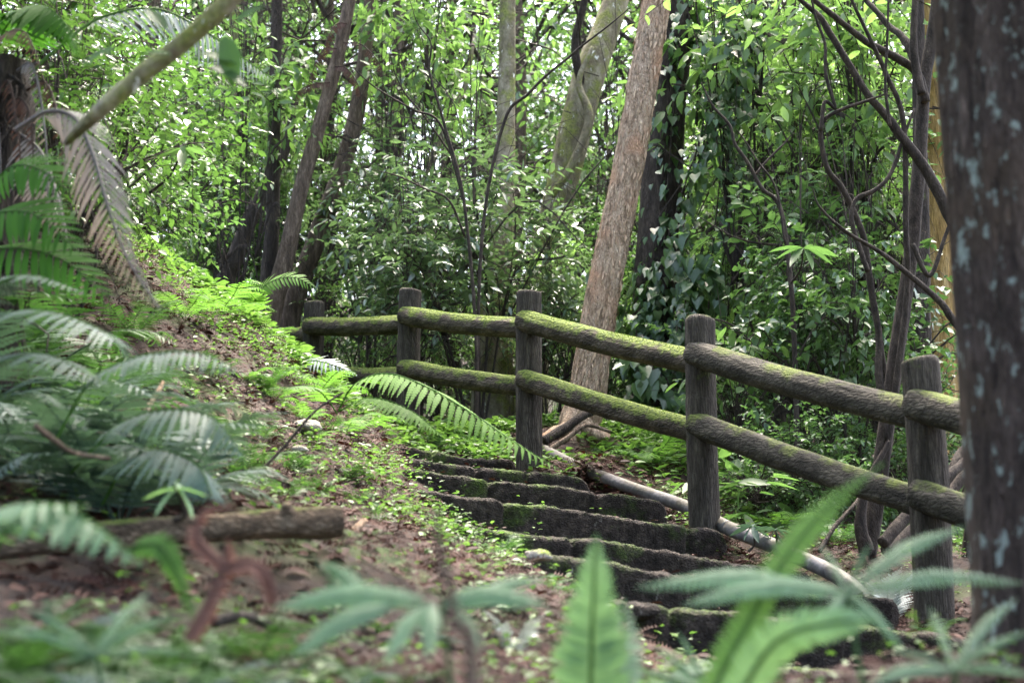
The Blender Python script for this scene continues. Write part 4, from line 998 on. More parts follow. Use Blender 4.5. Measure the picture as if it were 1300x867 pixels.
for a in (
    ('blue', 10, 600, 4.3, .85, 'large grey green fern at the left edge below the green fronds'),
    ('blue', 110, 600, 3.9, .8, 'grey blue fern in the middle of the left fern bank'),
    ('blue', 225, 610, 4.0, .75, 'grey blue fern nearest the log end with fronds hanging over the litter'),
    ('blue', 60, 470, 4.0, .9, 'grey fern high on the left bank under the dark trunk'),
    ('blue', 160, 520, 3.8, .8, 'grey fern behind the blue ones with one broad silvery frond'),
    ('wood', 110, 420, 5.0, .9, 'mid green fern at the top of the left fern bank'),
    ('wood', -30, 800, 2.0, .35, 'green fern in front of the log at lower left'),
    ('wood', 150, 800, 2.0, .5, 'dark green fern low in the bottom left corner'),
    ('wood', 260, 850, 1.9, .42, 'feathery fern at the bottom edge left of the dead curled frond'),
    ('sword', 60, 860, 1.6, .8, 'pale sword fern in the bottom left corner'),
    ('wood', 330, 810, 2.7, .42, 'small fern on the litter right of the dead curled frond'),
    ('wood', 420, 760, 3.4, .25, 'small fern below the log end'),
    ('bright', 280, 378, 8.0, .7, 'bright fern on the bank crest left of the trunks'),
    ('bright', 335, 410, 9.3, .5, 'bright fern at the end of the farthest rail'),
    ('bright', 235, 400, 7.2, .55, 'bright fern on the bank above the orange litter'),
    ('bright', 405, 480, 8.2, .62, 'bright fern below the farthest post'),
    ('bright', 440, 520, 7.4, .62, 'bright fern on the bank edge above the top steps'),
    ('bright', 350, 490, 7.0, .4, 'small yellow green fern on the middle of the bank'),
    ('wood', 600, 560, 9.6, .4, 'small grey green fern on the top of the steps between the middle posts'),
    ('wood', 545, 565, 9.2, .35, 'small fern on the top step at left'),
    ('bright', 830, 600, 9.3, .75, 'bright fern behind the rails right of the flaky trunk'),
    ('bright', 905, 600, 9.6, .7, 'bright fern behind the second post from the right'),
    ('bright', 790, 520, 10.6, .7, 'bright fern just below the lower rail beside the flaky trunk'),
    ('bright', 985, 665, 8.0, .6, 'bright fern with fan shaped fronds below the lower right rail'),
    ('wood', 1065, 690, 7.6, .5, 'green fern at the foot of the slender tree'),
    ('silver', 1130, 728, 6.3, .62, 'silver white upright fern just behind the nearest post'),
    ('wood', 950, 690, 6.9, .35, 'little grey fern beside the pipe at the second post from the right'),
    ('wood', 630, 650, 5.6, .3, 'small fern at the left end of the fifth step'),
    ('wood', 690, 760, 4.5, .32, 'small fern on the litter left of the lower steps'),
    ('silver', 650, 760, 3.6, .32, 'silvery frond fern lying on the litter behind the pale upright frond'),
    ('wood', 1175, 760, 5.6, .34, 'green fern hiding the foot of the nearest post'),
    ('wood', 1235, 760, 5.3, .32, 'green fern between the nearest post and the big near trunk'),
    ('blue', 1020, 745, 6.1, .26, 'small grey fern beside the pipe below the slender tree'),
    ('wood', 1000, 790, 5.2, .22, 'tiny fern growing on a lower step at right'),
    ('bright', 1250, 600, 8.0, .6, 'fern behind the big near trunk'),
    ('wood', 480, 850, 2.5, .35, 'small fern at the bottom edge left of the mauve stalk'),
    ('sword', 860, 880, 2.4, .6, 'sword fern at the bottom edge by the lowest steps'),
    ): put_fern(*a)

for px, py, Y, s_, kd in ((-40, 500, 4.4, .8, 'blue'), (90, 540, 4.7, .7, 'blue'), (200, 560, 4.9, .6, 'blue'), (150, 440, 5.6, .8, 'wood'), (60, 380, 5.4, .9, 'wood'), (10, 640, 4.5, .6, 'wood'), (190, 440, 6.0, .6, 'wood'), (-30, 400, 4.8, 1.0, 'wood'), (120, 620, 4.4, .5, 'wood'), (230, 520, 5.2, .5, 'blue'), (170, 390, 6.4, .6, 'wood'), (40, 560, 4.6, .6, 'wood')):
    put_fern(kd, px, py, Y, s_, 'fern with arching feathery fronds crowded among others on the left bank', group='ferns crowding the left bank')
for px, Y, s_, kd in ((60, 2.3, .33, 'wood'), (150, 2.5, .3, 'wood'), (250, 2.6, .3, 'wood'), (320, 2.3, .28, 'wood'), (-20, 2.3, .25, 'wood'), (100, 2.5, .25, 'blue'), (210, 2.2, .28, 'blue'), (380, 2.9, .25, 'wood'), (300, 2.8, .22, 'wood'), (420, 2.4, .25, 'blue'), (520, 2.6, .24, 'wood'), (600, 2.9, .22, 'wood'), (180, 2.8, .25, 'wood'), (60, 2.7, .25, 'wood'), (560, 3.4, .2, 'blue'), (30, 2.0, .3, 'blue'), (690, 3.1, .2, 'wood'), (0, 2.2, .3, 'wood'), (120, 2.15, .28, 'wood'), (200, 2.4, .26, 'wood'), (280, 2.2, .24, 'blue'), (350, 2.5, .24, 'wood'), (440, 2.7, .24, 'wood'), (480, 3.3, .22, 'wood'), (90, 2.4, .26, 'wood'), (130, 1.9, .3, 'wood'), (40, 1.95, .3, 'blue'), (230, 1.9, .26, 'blue'), (540, 2.9, .2, 'wood'), (250, 2.9, .3, 'wood')):
    s_ *= .62 if Y > 2.8 else (1.25 if Y < 2.45 else .95)
    put_fern(kd, px, 700, Y, s_, 'low feathery fern in the dim undergrowth in front of the log', group='low ferns in front of the log')
for px, Y, s_, kd in ((330, 6.2, .3, 'wood'), (390, 6.6, .28, 'bright'), (450, 5.6, .22, 'wood'), (520, 5.9, .22, 'bright'), (360, 5.2, .25, 'wood'), (290, 6.0, .35, 'wood'), (480, 6.6, .24, 'bright'), (420, 4.9, .2, 'wood'), (300, 6.9, .35, 'bright'), (560, 5.2, .18, 'wood'), (260, 6.6, .4, 'wood'), (500, 4.6, .18, 'wood'), (350, 7.6, .35, 'bright'), (420, 7.2, .3, 'wood'), (610, 4.7, .18, 'bright'), (540, 6.5, .22, 'wood'), (310, 5.4, .4, 'wood'), (270, 5.8, .45, 'wood'), (370, 5.8, .32, 'wood'), (440, 6.1, .3, 'wood'), (330, 7.0, .4, 'wood'), (400, 5.5, .26, 'wood'), (480, 5.3, .22, 'wood'), (380, 7.0, .34, 'bright'), (560, 6.0, .2, 'wood'), (640, 5.2, .16, 'wood'), (290, 4.9, .36, 'wood'), (470, 4.8, .2, 'wood'), (250, 5.4, .4, 'wood')):
    put_fern(kd, px, 700, Y, s_, 'small low fern among the litter on the middle of the bank', group='small ferns on the bank')
# ---- single fronds one can follow in the picture
def hero_fern(base, label, fronds, name='fern'):
    r = empty(name, base, label, 'fern')
    for f in fronds:
        f = dict(f); pts = f.pop('pts'); mat = f.pop('mat'); nm = f.pop('name', 'frond')
        w = [P(*q) for q in pts]
        mb = MB(); st = None if f.get('ragged') or 'frond_' in mat else MB()
        frond(mb, w, f.pop('pairs'), f.pop('pl'), f.pop('style', 'lobed'), stem=st, **f)
        a = mb.build(nm, M[mat], r)
        if st: link('stem', st.mesh('stem', M['fern_bright' if 'dead' not in mat and 'dry' not in mat else 'frond_dead']), a, (0, 0, 0))
    return r
g = lambda px, py, Y: Vector((P(px, py, Y).x, Y, gz(P(px, py, Y).x, Y)))
hero_fern(g(425, 540, 6.4), 'arching bright fern whose long frond hangs over the top steps', [
    dict(pts=[(430, 520, 6.5), (450, 488, 6.4), (490, 474, 6.2), (540, 490, 6.0), (600, 525, 5.85), (655, 562, 5.75), (712, 596, 5.7)], pairs=34, pl=.15, style='lobed', width=.19, lobes=9, mat='fern_bright', droop=.35, start=.2, tone=.85, up=(0, -.35, 1)),
    dict(pts=[(428, 525, 6.5), (410, 500, 6.3), (390, 490, 6.1), (365, 492, 5.9)], pairs=20, pl=.12, mat='fern_bright', start=.2),
    dict(pts=[(430, 522, 6.5), (470, 505, 6.3), (520, 520, 6.1), (560, 552, 6.0)], pairs=22, pl=.12, mat='fern_bright', start=.25, droop=.3)])
hero_fern(g(380, 470, 8.6), 'fern with a silver white frond in front of the farthest post', [
    dict(pts=[(372, 470, 8.6), (392, 458, 8.5), (420, 462, 8.4), (452, 476, 8.4)], pairs=16, pl=.1, mat='fern_silver', start=.2, width=.17, lobes=6, up=(0, -.8, .7)),
    dict(pts=[(372, 480, 8.6), (350, 462, 8.5), (325, 455, 8.5)], pairs=14, pl=.1, mat='fern_bright')])
hero_fern(g(420, 330, 9.9), 'bright fern arching over the farthest post', [
    dict(pts=[(318, 425, 9.5), (322, 385, 9.4), (340, 360, 9.3), (372, 352, 9.2), (402, 366, 9.2)], pairs=22, pl=.13, style='lance', width=.16, mat='fern_bright', start=.2, tone=.8, up=(0, -.8, .7)),
    dict(pts=[(318, 425, 9.5), (325, 385, 9.4), (312, 370, 9.3), (292, 368, 9.2)], pairs=18, pl=.13, mat='fern_bright', start=.2, tone=.8)])
# tree fern at the left: trunk, dry grey fronds, green fronds, silver frond
tf = P(-30, 330, 4.6)
r = hero_fern(Vector((tf.x, tf.y, gz(tf.x, tf.y))), 'tree fern at the left edge with grey dry fronds hanging from its crown', [
    dict(pts=[(20, 165, 3.8), (60, 142, 3.75), (95, 150, 3.7), (118, 195, 3.65), (135, 255, 3.6), (160, 325, 3.6), (202, 392, 3.6)], pairs=38, pl=.14, style='serr', width=.075, mat='fern_dry', start=.15, droop=.6, stem_r=.007, ragged=.05, curl=.3, up=(.2, -.9, .4), tone=.7),
    dict(pts=[(10, 160, 4.6), (50, 190, 4.5), (70, 240, 4.4), (85, 300, 4.3)], pairs=24, pl=.15, style='serr', width=.085, mat='fern_dry', start=.2, droop=.9, stem_r=.006, ragged=.2, curl=.3),
    dict(pts=[(20, 110, 4.7), (75, 60, 4.8), (130, 22, 4.9), (200, 12, 5.0), (260, 40, 5.1), (310, 75, 5.2), (348, 102, 5.3)], pairs=36, pl=.16, style='serr', width=.1, mat='fern_silver', start=.3, droop=.55, stem_r=.006, tone=.8, up=(0, -.7, .7)),
    dict(pts=[(-40, 270, 4.3), (10, 215, 4.1), (50, 215, 4.0), (88, 245, 3.9)], pairs=15, pl=.13, style='lance', width=.17, mat='fern_deep', start=.15, droop=.2, up=(0, -.8, .5)),
    dict(pts=[(-50, 300, 4.2), (0, 270, 4.0), (50, 275, 3.9), (100, 320, 3.8)], pairs=16, pl=.14, style='lance', width=.17, mat='fern_deep', start=.15, droop=.2, up=(0, -.8, .5)),
    dict(pts=[(-40, 320, 4.2), (20, 315, 4.0), (80, 330, 3.9), (140, 380, 3.8)], pairs=16, pl=.14, style='lance', width=.17, mat='fern_deep', start=.15, droop=.3, up=(0, -.8, .5)),
    dict(pts=[(-20, 80, 4.7), (20, 20, 4.6), (60, 10, 4.5), (100, 50, 4.4)], pairs=24, pl=.22, style='lance', width=.14, mat='fern_deep', start=.15, droop=.6),
    *[dict(pts=[(x0, 90 + 25 * (k % 3), 4.6), (x0 + 8 + 4 * k, 85 + 20 * (k % 3), 4.5), (x0 + 18 + 6 * k, 160 + 15 * (k % 2), 4.4), (x0 + 22 + 6 * k, 240 + 22 * (k % 4), 4.35)], pairs=30, pl=.05, style='lance', width=.14, mat='fern_dry' if k % 3 == 0 else 'frond_dead', start=.1, droop=1.1, ragged=.3, stem_r=.005, curl=.4) for k, x0 in enumerate((-20, 0, 10, 22, 34))],
    dict(pts=[(-30, 120, 4.6), (-10, 60, 4.4), (30, 40, 4.2), (60, 110, 4.1)], pairs=30, pl=.07, style='lance', width=.12, mat='frond_dead', start=.1, droop=1.0, ragged=.2)], name='tree_fern')
mb = MB(); q = [Vector((tf.x - .1, tf.y + .1, gz(tf.x, tf.y) - .2)), P(-20, 420, 4.7), P(-5, 250, 4.7), P(5, 140, 4.7), P(8, 80, 4.7)]
tube(mb, q, [.15, .12, .11, .1, .08], 28, n=120, amp=.2, ridge=.25); mb.build('trunk', M['dark_bark'], r)
mb = MB()
for k in range(70):
    t = RNG.random(); p = P(-5 + RNG.normal(0, 14), 420 - 330 * t, 4.62)
    tube(mb, [p, p + Vector((RNG.normal(.03, .05), -.05, -.1)), p + Vector((RNG.normal(.05, .08), -.08 + RNG.normal(0, .04), -.28 - .2 * RNG.random()))], [.006, .004, .002], 4, n=6, cap=False)
mb.build('dry_stalks', M['dark_bark'], r)

# blurred grey fronds of the left bank
hero_fern(g(230, 560, 3.645), 'broad grey frond arching to the right over the left fern bank', [
    dict(pts=[(70, 560, 3.510), (110, 490, 3.442), (150, 462, 3.375), (200, 448, 3.308), (255, 448, 3.240), (306, 470, 3.173)], pairs=26, pl=0.1330, width=.095, lobes=10, mat='fern_blue', start=.2, droop=.5, tone=.75),
    dict(pts=[(90, 600, 3.645), (150, 540, 3.510), (210, 520, 3.375), (270, 530, 3.308), (305, 575, 3.240)], pairs=22, pl=0.1540, width=.095, lobes=10, mat='fern_blue', start=.2, droop=.5, tone=.75),
    dict(pts=[(130, 640, 3.645), (160, 590, 3.510), (200, 570, 3.375), (250, 590, 3.308), (270, 630, 3.240)], pairs=22, pl=0.1680, width=.095, lobes=10, mat='fern_blue', start=.2, droop=.4, tone=.8)])
hero_fern(g(0, 500, 3.510), 'pale grey fern fanning out at the left edge in the middle of the bank', [
    dict(pts=[(-60, 420, 3.645), (-10, 365, 3.510), (40, 350, 3.375), (105, 370, 3.240)], pairs=22, pl=0.0980, width=.095, lobes=10, mat='fern_blue', start=.2, tone=.8),
    dict(pts=[(-60, 460, 3.645), (0, 405, 3.510), (60, 395, 3.375), (130, 420, 3.240), (165, 450, 3.240)], pairs=26, pl=0.1540, width=.095, lobes=10, mat='fern_blue', start=.2, tone=.75),
    dict(pts=[(-60, 520, 3.645), (0, 460, 3.510), (60, 450, 3.375), (130, 485, 3.240)], pairs=26, pl=0.1680, width=.095, lobes=10, mat='fern_blue', start=.2, tone=.8)])
hero_fern(g(60, 720, 2.1), 'green fern hanging over the left end of the log', [
    dict(pts=[(-20, 720, 2.2), (20, 660, 2.1), (70, 645, 2.0), (120, 665, 1.95), (180, 715, 1.9)], pairs=12, pl=.085, style='lance', width=.28, mat='fern_pale', start=.2, droop=.5, tone=.2),
    dict(pts=[(-20, 720, 2.2), (-10, 660, 2.1), (30, 640, 2.0), (110, 640, 1.95)], pairs=12, pl=.08, style='lance', width=.28, mat='fern_pale', start=.2, droop=.5, tone=.3)])
hero_fern(g(190, 700, 2.2), 'single vivid green frond hanging down in front of the log', [
    dict(pts=[(160, 700, 2.3), (180, 692, 2.25), (205, 694, 2.2), (225, 730, 2.18), (248, 792, 2.16)], pairs=36, pl=.026, style='lance', width=.3, mat='fern_bright', start=.15, tone=.3, ang=75, up=(0, -1, .3))])
hero_fern(g(255, 830, 2.0), 'dead pinkish brown curled frond standing in front of the log', [
    dict(pts=[(238, 812, 2.0), (262, 770, 2.0), (285, 715, 2.0), (290, 685, 2.0)], pairs=24, pl=.024, style='lance', width=.4, mat='frond_pink', start=.0, stem_r=.008, droop=.9),
    dict(pts=[(285, 720, 2.0), (265, 700, 2.0), (250, 680, 2.0), (258, 650, 2.0), (300, 642, 2.0)], pairs=22, pl=.02, style='lance', width=.4, mat='frond_pink', start=.0, stem_r=.007, droop=.9),
    dict(pts=[(285, 720, 2.0), (315, 712, 2.0), (338, 725, 2.0), (348, 760, 2.0), (342, 778, 2.0)], pairs=22, pl=.026, style='lance', width=.4, mat='frond_pink', start=.0, stem_r=.007, droop=.9)])
# bottom foreground
def blade_fan(px, py, Y, tips, label, mat='fern_pale', w=.2):
    b0 = g(px, py, Y)
    r = empty('fern', b0, label, 'fern')
    mb = MB(); tube(mb, [b0, (b0 + P(px, py, Y)) / 2 + Vector((.02, 0, 0)), P(px, py, Y)], [.005, .004, .003], 6, n=10, cap=False)
    mb.build('stem', M['fern_mid'], r)
    for (x0, y0, x, y, dY) in tips:
        a, c = np.array(P(x0, y0, Y)), np.array(P(x, y, Y + dY))
        d = c - a; L = np.linalg.norm(d); d = d / L
        sd = np.cross(d, np.array([0, -.85, .5])); sd /= np.linalg.norm(sd)
        mb = MB(); frond(mb, [a, (a + c) / 2 + np.array([0, 0, .07 * L]), c], 26, L * .12, 'lance', start=.03, width=.4, ang=70, droop=.25, tone=random.uniform(.3, .75), stem_r=.0018, up=(random.uniform(-.3, .3), -.8, .5), prof=lambda u: (math.sin(math.pi * (u * .84 + .14))) ** .7)
        mb.build('frond', M[mat], r)
blade_fan(560, 765, 1.75, [(560, 765, 695, 768, -.1), (560, 765, 640, 745, 0), (540, 762, 345, 772, 0), (500, 765, 372, 832, -.1), (540, 768, 490, 840, -.1), (575, 768, 610, 822, -.1), (470, 765, 402, 712, .1), (590, 762, 690, 735, .05), (545, 765, 545, 832, -.12)], 'pale blurred fern spreading wide leaflets at bottom middle')
hero_fern(g(752, 920, 2.015), 'pale green narrow frond standing upright at bottom middle', [
    dict(pts=[(748, 1000, 2.080), (750, 880, 2.041), (752, 800, 2.015), (755, 730, 1.989), (757, 678, 1.976)], pairs=38, pl=0.0611, style='lance', width=.24, mat='fern_pale', start=.1, droop=.05, tone=.75, ang=82, up=(0, -1, .05), prof=lambda u: min(1, (1 - u) * 1.35 + .05)),
    dict(pts=[(752, 990, 2.080), (775, 880, 2.210), (790, 830, 2.275), (792, 760, 2.340)], pairs=26, pl=0.0546, style='lance', width=.26, mat='fern_pale', start=.1, droop=.1, tone=.5, ang=80, up=(0, -1, .05))])
hero_fern(g(890, 930, 1.885), 'long bright narrow frond leaning right across the lower steps', [
    dict(pts=[(870, 1000, 1.885), (905, 880, 1.885), (950, 790, 1.911), (1000, 705, 1.950), (1055, 640, 1.989), (1122, 588, 2.028)], pairs=52, pl=0.0286, style='lance', width=.34, mat='fern_bright', start=.1, droop=.05, tone=1.0, ang=80, up=(0, -1, .1), prof=lambda u: min(1, (1 - u) * 2.5 + .1)),
    dict(pts=[(880, 1000, 1.885), (930, 900, 1.820), (985, 815, 1.755), (1060, 790, 1.690), (1110, 788, 1.690)], pairs=44, pl=0.0338, style='lance', width=.3, mat='fern_pale', start=.1, droop=.05, tone=.8, ang=78, up=(0, -1, .1))])
def leaf_fan(px, py, Y, tips, label, mat='fern_pale', w=.055):
    Y *= 1.12
    b0 = g(px, py, Y)
    r = empty('fern', b0, label, 'fern')
    mb = MB(); tube(mb, [b0, (b0 + P(px, py, Y)) / 2 + Vector((.02, 0, 0)), P(px, py, Y)], [.005, .004, .003], 6, n=10, cap=False)
    mb.build('stem', M['fern_mid'], r)
    for (x, y, dY) in tips:
        a, c = P(px, py, Y), P(x, y, Y + dY)
        L = (c - a).length
        mid = (a + c) / 2 + Vector((0, 0, .06 * L))
        mb = MB()
        frond(mb, [a, mid, c], 30, L * w * 1.25, 'lance', start=.04, width=.42, ang=72, droop=.25, tone=random.uniform(.3, .7), stem_r=.0018, up=(random.uniform(-.3, .3), -.8, .5), prof=lambda u: (math.sin(math.pi * (u * .84 + .14))) ** .7)
        mb.build('frond', M[mat], r)
leaf_fan(1075, 752, 1.75, [(810, 745, -.1), (868, 768, -.15), (1008, 742, .1), (1040, 690, .1), (1105, 690, 0), (1225, 668, .1), (1150, 830, -.1), (1035, 815, -.1), (1180, 745, 0), (1300, 740, .1)], 'pale fan of serrated fern fronds in front of the right steps')
leaf_fan(1210, 850, 1.6, [(1100, 870, -.1), (1130, 825, 0), (1290, 760, .1), (1310, 800, 0), (1180, 770, .1), (1320, 860, -.1)], 'pale fern fronds in the bottom right corner', 'fern_pale')
leaf_fan(900, 880, 1.9, [(800, 850, 0), (830, 820, 0), (980, 840, .1), (860, 800, 0)], 'pale fern fronds at the bottom edge below the lower steps', 'fern_pale')
leaf_fan(120, 830, 1.7, [(0, 800, 0), (30, 770, 0), (190, 750, .1), (240, 830, .1), (60, 850, 0), (220, 780, 0)], 'pale green fern fronds low in the bottom left corner', 'fern_pale')

# mauve stalk and the diagonal branch with its leaves
mb = MB(); s0 = g(590, 900, 1.3)
tube(mb, [s0, P(600, 867, 1.3), P(580, 790, 1.3), P(560, 700, 1.3), P(552, 640, 1.3)], [.006, .006, .005, .004, .002], 10, n=40, amp=.1)
o = mb.build('plant_stalk', M['brown_bark'], loc=(0, 0, 0)); props(o, 'thin blurred brown stalk rising at bottom middle', 'stalk')
dbr = empty('leaning_branch', P(60, 215, 3.2), 'thick diagonal branch crossing the top left corner', 'branch')
mb = MB(); tube(mb, [P(84, 182, 3.4), P(100, 166, 3.3), P(122, 145, 3.2), P(180, 95, 3.2), P(240, 48, 3.2), P(300, -8, 3.2), P(420, -130, 3.2), P(560, -330, 3.3)], [.008, .013, .018, .021, .022, .022, .02, .016], 20, n=140, amp=.1, ridge=.04); mb.build('limb', M['pale_moss'], dbr)
rng = np.random.default_rng(5)
for k, (px, py, ax, s) in enumerate(((150, 62, (-.9, 0, -.35), .07), (285, 45, (.2, .1, -1), .09), (250, 70, (1, 0, -.15), .07), (265, 85, (.9, 0, -.4), .075), (210, 40, (-.5, 0, .7), .06), (180, 70, (.8, 0, .1), .05), (300, 30, (.5, 0, .4), .06))):
    mb = MB(); stamp(mb, 'ovate', np.array([P(px, py, 2.9)]), np.array([ax], float), np.array([(.1, -.6, .8)]), np.array([s * 1.3]), np.array([.5]), 1.1)
    mb.build('leaf', M['fern_mid'], dbr)
def whorl(px, py, Y, n, s, label, mat='leaf_mid', stem_to=None):
    r = empty('seedling', P(px, py, Y), label, 'seedling')
    a = np.arange(n) * 6.283 / n + .4
    ax = np.stack([np.cos(a), np.sin(a) * .6 - .2, -.35 + .5 * np.sin(a)], -1)
    mb = MB(); stamp(mb, 'lance', np.repeat(np.array([P(px, py, Y)]), n, 0), ax, np.repeat(np.array([(0, .3, .85)]), n, 0) + RNG.normal(0, .2, (n, 3)), s * RNG.uniform(.7, 1.1, n), np.full(n, .6), 1.3)
    mb.build('leaves', M[mat], r)
    q = P(*stem_to)
    mb = MB(); tube(mb, [q, (q + P(px, py, Y)) / 2 + Vector((.02, 0, -.02)), P(px, py, Y)], [.008, .006, .004], 6, n=12); mb.build('stem', M['twig'], r)
whorl(232, 190, 6.5, 7, .15, 'whorl of long green leaves on a twig at upper left', stem_to=(190, 245, 6.6))
whorl(1020, 315, 8.2, 7, .2, 'drooping whorl of long leaves beside the bare arching sapling', 'leaf_mid', stem_to=(1004, 360, 8.6))
whorl(225, 620, 2.9, 5, .09, 'pale young plant with oval leaves just above the log', 'fern_pale', stem_to=(222, 660, 2.95))
whorl(955, 668, 6.9, 7, .12, 'grey leaved plant beside the pipe next to the second post from the right', 'fern_blue', stem_to=(950, 700, 6.9))
whorl(985, 672, 6.8, 7, .11, 'second grey leaved plant leaning over the pipe', 'fern_blue', stem_to=(975, 705, 6.8))

# ------------------------------------------------------------------ litter and ground cover
def spots(n, rng, box, dens):
    x = rng.uniform(box[0], box[1], n); y = rng.uniform(box[2], box[3], n)
    k = dens(x, y) > rng.random(n)
    x, y = x[k], y[k]
    return np.stack([x, y, rough_z(x, y)], -1)
def in_view(x, y): return (np.abs(x) < .44 * y + .6).astype(float)
_sa = np.array([(a.x, a.y) for a in SR]); _sb = np.array([(b.x, b.y) for b in SL])
def on_steps(x, y):
    m = np.zeros(len(x), bool)
    for k in range(len(SR) - 1):
        quad = [_sa[k], _sb[k], _sb[k + 1], _sa[k + 1]]
        inside = np.ones(len(x), bool); sgn = None
        for i in range(4):
            a, b = quad[i], quad[(i + 1) % 4]
            c = (b[0] - a[0]) * (y - a[1]) - (b[1] - a[1]) * (x - a[0])
            inside &= (c > 0)
        inside2 = np.ones(len(x), bool)
        for i in range(4):
            a, b = quad[i], quad[(i + 1) % 4]
            c = (b[0] - a[0]) * (y - a[1]) - (b[1] - a[1]) * (x - a[0])
            inside2 &= (c < 0)
        m |= inside | inside2
    return m
def nz(x, y, f, s): return np.array([noise.noise(Vector((a * f, b * f, s))) for a, b in zip(x, y)])

def step_spots(n, rng):
    out = []
    for _ in range(n):
        k = int(rng.integers(0, len(SR) - 1)); u = rng.uniform(.02, .98); v = rng.uniform(.05, .9) ** 1.3
        if rng.random() < .4: u = 1 - abs(rng.normal(0, .06)) if rng.random() < .3 else abs(rng.normal(0, .06))
        p = SR[k].lerp(SL[k], u); q = SR[k + 1 - 1 if k == 0 else k - 1].lerp(SL[k - 1 if k else 0], u)
        r_ = p.lerp(q, v) if k else p + Vector((0, .4 * v, 0))
        out.append((r_.x, r_.y, p.z + .03))
    return np.array(out)
def litter():
    rng = np.random.default_rng(401)
    mb = MB()
    p = np.concatenate([spots(75000, rng, (-3.2, 1.9, 1.4, 10.5), lambda x, y: in_view(x, y) * np.where(on_steps(x, y), 0, 1.) * np.clip(.85 + nz(x, y, 1.1, 7.7), .5, 1)), spots(9000, rng, (0, 5, 3, 13), lambda x, y: in_view(x, y) * np.where(on_steps(x, y), 0, .8))])
    pv = np.array([tuple(v) for v in pp]); t = rng.random(1800) * 6.99; i = t.astype(int)
    e = pv[i] + (pv[np.minimum(i + 1, 7)] - pv[i]) * (t - i)[:, None]
    e[:, 0] += rng.normal(0, .09, 1800); e[:, 1] += rng.normal(0, .07, 1800); e[:, 2] = rough_z(e[:, 0], e[:, 1]) + rng.random(1800) * .03
    w_ = np.array(P(752, 598, 8.55)); w2 = w_ + rng.normal(0, 1, (260, 3)) * np.array([.09, .08, .025]) + np.array([0, 0, .03])
    p = np.concatenate([p, e, w2])
    n = len(p)
    # dead cedar sprays: a curved spine with short needles
    V, Q = [], []
    m = 7
    for k in range(m + 1):
        t = k / m; V += [(-.012, t, -.25 * t * t), (.012, t, -.25 * t * t)]
        if k: Q.append([2 * k - 2, 2 * k - 1, 2 * k + 1, 2 * k])
    for k in range(m):
        t = (k + .5) / m; z = -.25 * t * t
        for s in (1, -1):
            L = .26 * (1 - .5 * t); i = len(V)
            V += [(0, t - .03, z), (0, t + .03, z), (s * L, t + .13, z + .05)]
            Q.append([i, i + 1, i + 2, i + 2])
    T = np.array(V, float)
    tri = np.array([q[:3] for q in Q if q[2] == q[3]]); quad = np.array([q for q in Q if q[2] != q[3]])
    a = rng.uniform(0, 6.283, n); up = unit(np.stack([rng.normal(0, .35, n), rng.normal(0, .35, n) - .15, np.ones(n)], -1))
    ax = unit(np.stack([np.cos(a), np.sin(a), rng.normal(.05, .25, n)], -1)); ax = unit(ax - up * (ax * up).sum(1)[:, None]); sd = np.cross(ax, up)
    size = rng.uniform(.04, .125, n)
    sh = rng.permutation(n); p = p[sh]; half = n * 3 // 5
    W = p[:half, None, :] + size[:half, None, None] * (T[None, :, 0:1] * sd[:half, None] + T[None, :, 1:2] * ax[:half, None] + T[None, :, 2:3] * up[:half, None]) + up[:half, None] * rng.uniform(.004, .04, half)[:, None, None]
    off = (np.arange(half) * len(T))[:, None, None]
    mb.add(W.reshape(-1, 3), [(tri[None] + off).reshape(-1, 3), (quad[None] + off).reshape(-1, 4)], np.repeat(np.clip(rng.random(half) ** 1.3, 0, 1), len(T)))
    q = p[half:]; k = len(q)
    stamp(mb, 'ovate', q + np.array([0, 0, .012]), ax[half:], up[half:], rng.uniform(.02, .07, k), np.where(rng.random(k) < .06, 1.0, rng.random(k) * .75), 1.0)
    q = step_spots(420, rng); k = len(q); a = rng.uniform(0, 6.283, k)
    stamp(mb, 'ovate', q - np.array([0, 0, .018]), np.stack([np.cos(a), np.sin(a), rng.normal(0, .1, k)], -1), np.array([0, 0, 1.0]) + rng.normal(0, .25, (k, 3)), rng.uniform(.02, .055, k), rng.random(k) * .8, 1.1)
    o = mb.build('leaf_litter', M['litter'], loc=(0, 0, 0)); props(o, 'reddish brown dead sprays and leaves covering the bank', kind='stuff')
litter()

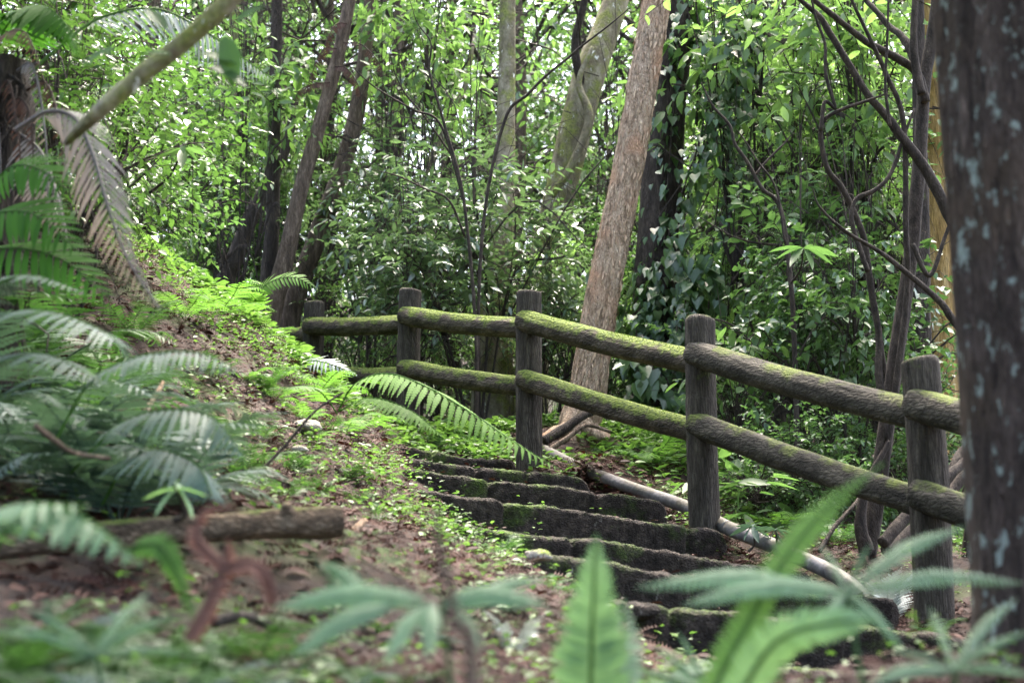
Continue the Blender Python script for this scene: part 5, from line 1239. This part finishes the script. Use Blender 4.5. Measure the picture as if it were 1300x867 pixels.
def ground_cover():
    rng = np.random.default_rng(402)
    def dens(x, y):
        near_stair = np.exp(-((x + .1 + (y - 5.5) * .28) / .6) ** 2) * (y > 4.6) * (y < 9)
        d = .22 + .28 * ((x < 0) & (y > 4.4)) + .75 * near_stair + .8 * (y > 7.3) * (x < -.8) + .9 * (y > 8.9) + .6 * ((x > .9) & (y > 7.4)) + .1 * (y < 3.2)
        return in_view(x, y) * np.where(on_steps(x, y), .12, 1) * np.clip(d * (.55 + 1.3 * nz(x, y, 1.7, 2.2)), 0, 1) * ((y > 2.2) | (np.abs(x) > .2))
    p = spots(42000, rng, (-5, 6, 1.6, 15), dens)
    mb = MB()
    for k in range(7):
        n = len(p)
        a = rng.uniform(0, 6.283, n)
        h = rng.uniform(.02, .1, n)
        ax = unit(np.stack([np.cos(a), np.sin(a), rng.uniform(-.1, .6, n)], -1))
        sz = rng.uniform(.011, .034, n) * (1 + (p[:, 1] > 8.3) * 1.3)
        stamp(mb, 'ovate', p + np.stack([np.cos(a) * .02, np.sin(a) * .02, h], -1), ax, np.array([0, 0, 1.0]) + rng.normal(0, .3, (n, 3)), sz, rng.random(n), 1.25)
    o = mb.build('ground_cover', M['sprout'], loc=(0, 0, 0)); props(o, 'tiny bright green plants carpeting the bank and the ground behind the fence', kind='stuff')
ground_cover()

# ------------------------------------------------------------------ light, sky, camera
SUN_EL, SUN_AZ = R(68), R(20)          # azimuth measured from straight ahead, clockwise
w = bpy.data.worlds.new('World'); SC.world = w; w.use_nodes = True
nt = w.node_tree; bg = nt.nodes['Background']
sky = nt.nodes.new('ShaderNodeTexSky'); sky.sky_type = 'NISHITA'; sky.sun_disc = False
sky.sun_elevation = SUN_EL; sky.sun_rotation = SUN_AZ; sky.dust_density = 7.0; sky.air_density = 1.0; sky.ozone_density = .6
nt.links.new(sky.outputs[0], bg.inputs[0]); bg.inputs[1].default_value = .15
sl = bpy.data.lights.new('sun', 'SUN'); sl.energy = 1.5; sl.angle = R(14); sl.color = (1, .95, .86)
so = bpy.data.objects.new('sun', sl); COL.objects.link(so)
dirv = Vector((math.sin(SUN_AZ) * math.cos(SUN_EL), math.cos(SUN_AZ) * math.cos(SUN_EL), math.sin(SUN_EL)))
so.rotation_euler = dirv.to_track_quat('Z', 'Y').to_euler()

cam = bpy.data.cameras.new('camera'); co = bpy.data.objects.new('camera', cam); COL.objects.link(co)
co.location = (0, 0, 0); co.rotation_euler = (math.pi / 2 + PITCH, 0, 0)
cam.sensor_width = 36; cam.lens = F / 1300 * 36; cam.clip_end = 1000; cam.clip_start = .05
cam.dof.use_dof = True; cam.dof.focus_distance = 8.3; cam.dof.aperture_fstop = 2.7; cam.dof.aperture_blades = 9
SC.camera = co
SC.view_settings.view_transform = 'Standard'; SC.view_settings.look = 'None'; SC.view_settings.gamma = 1
SC.view_settings.exposure = 3.1
SC.render.engine = 'CYCLES'
SC.cycles.max_bounces = 7; SC.cycles.diffuse_bounces = 4; SC.cycles.transmission_bounces = 5; SC.cycles.glossy_bounces = 2
SC.cycles.use_denoising = True
SC.cycles.sample_clamp_indirect = 6
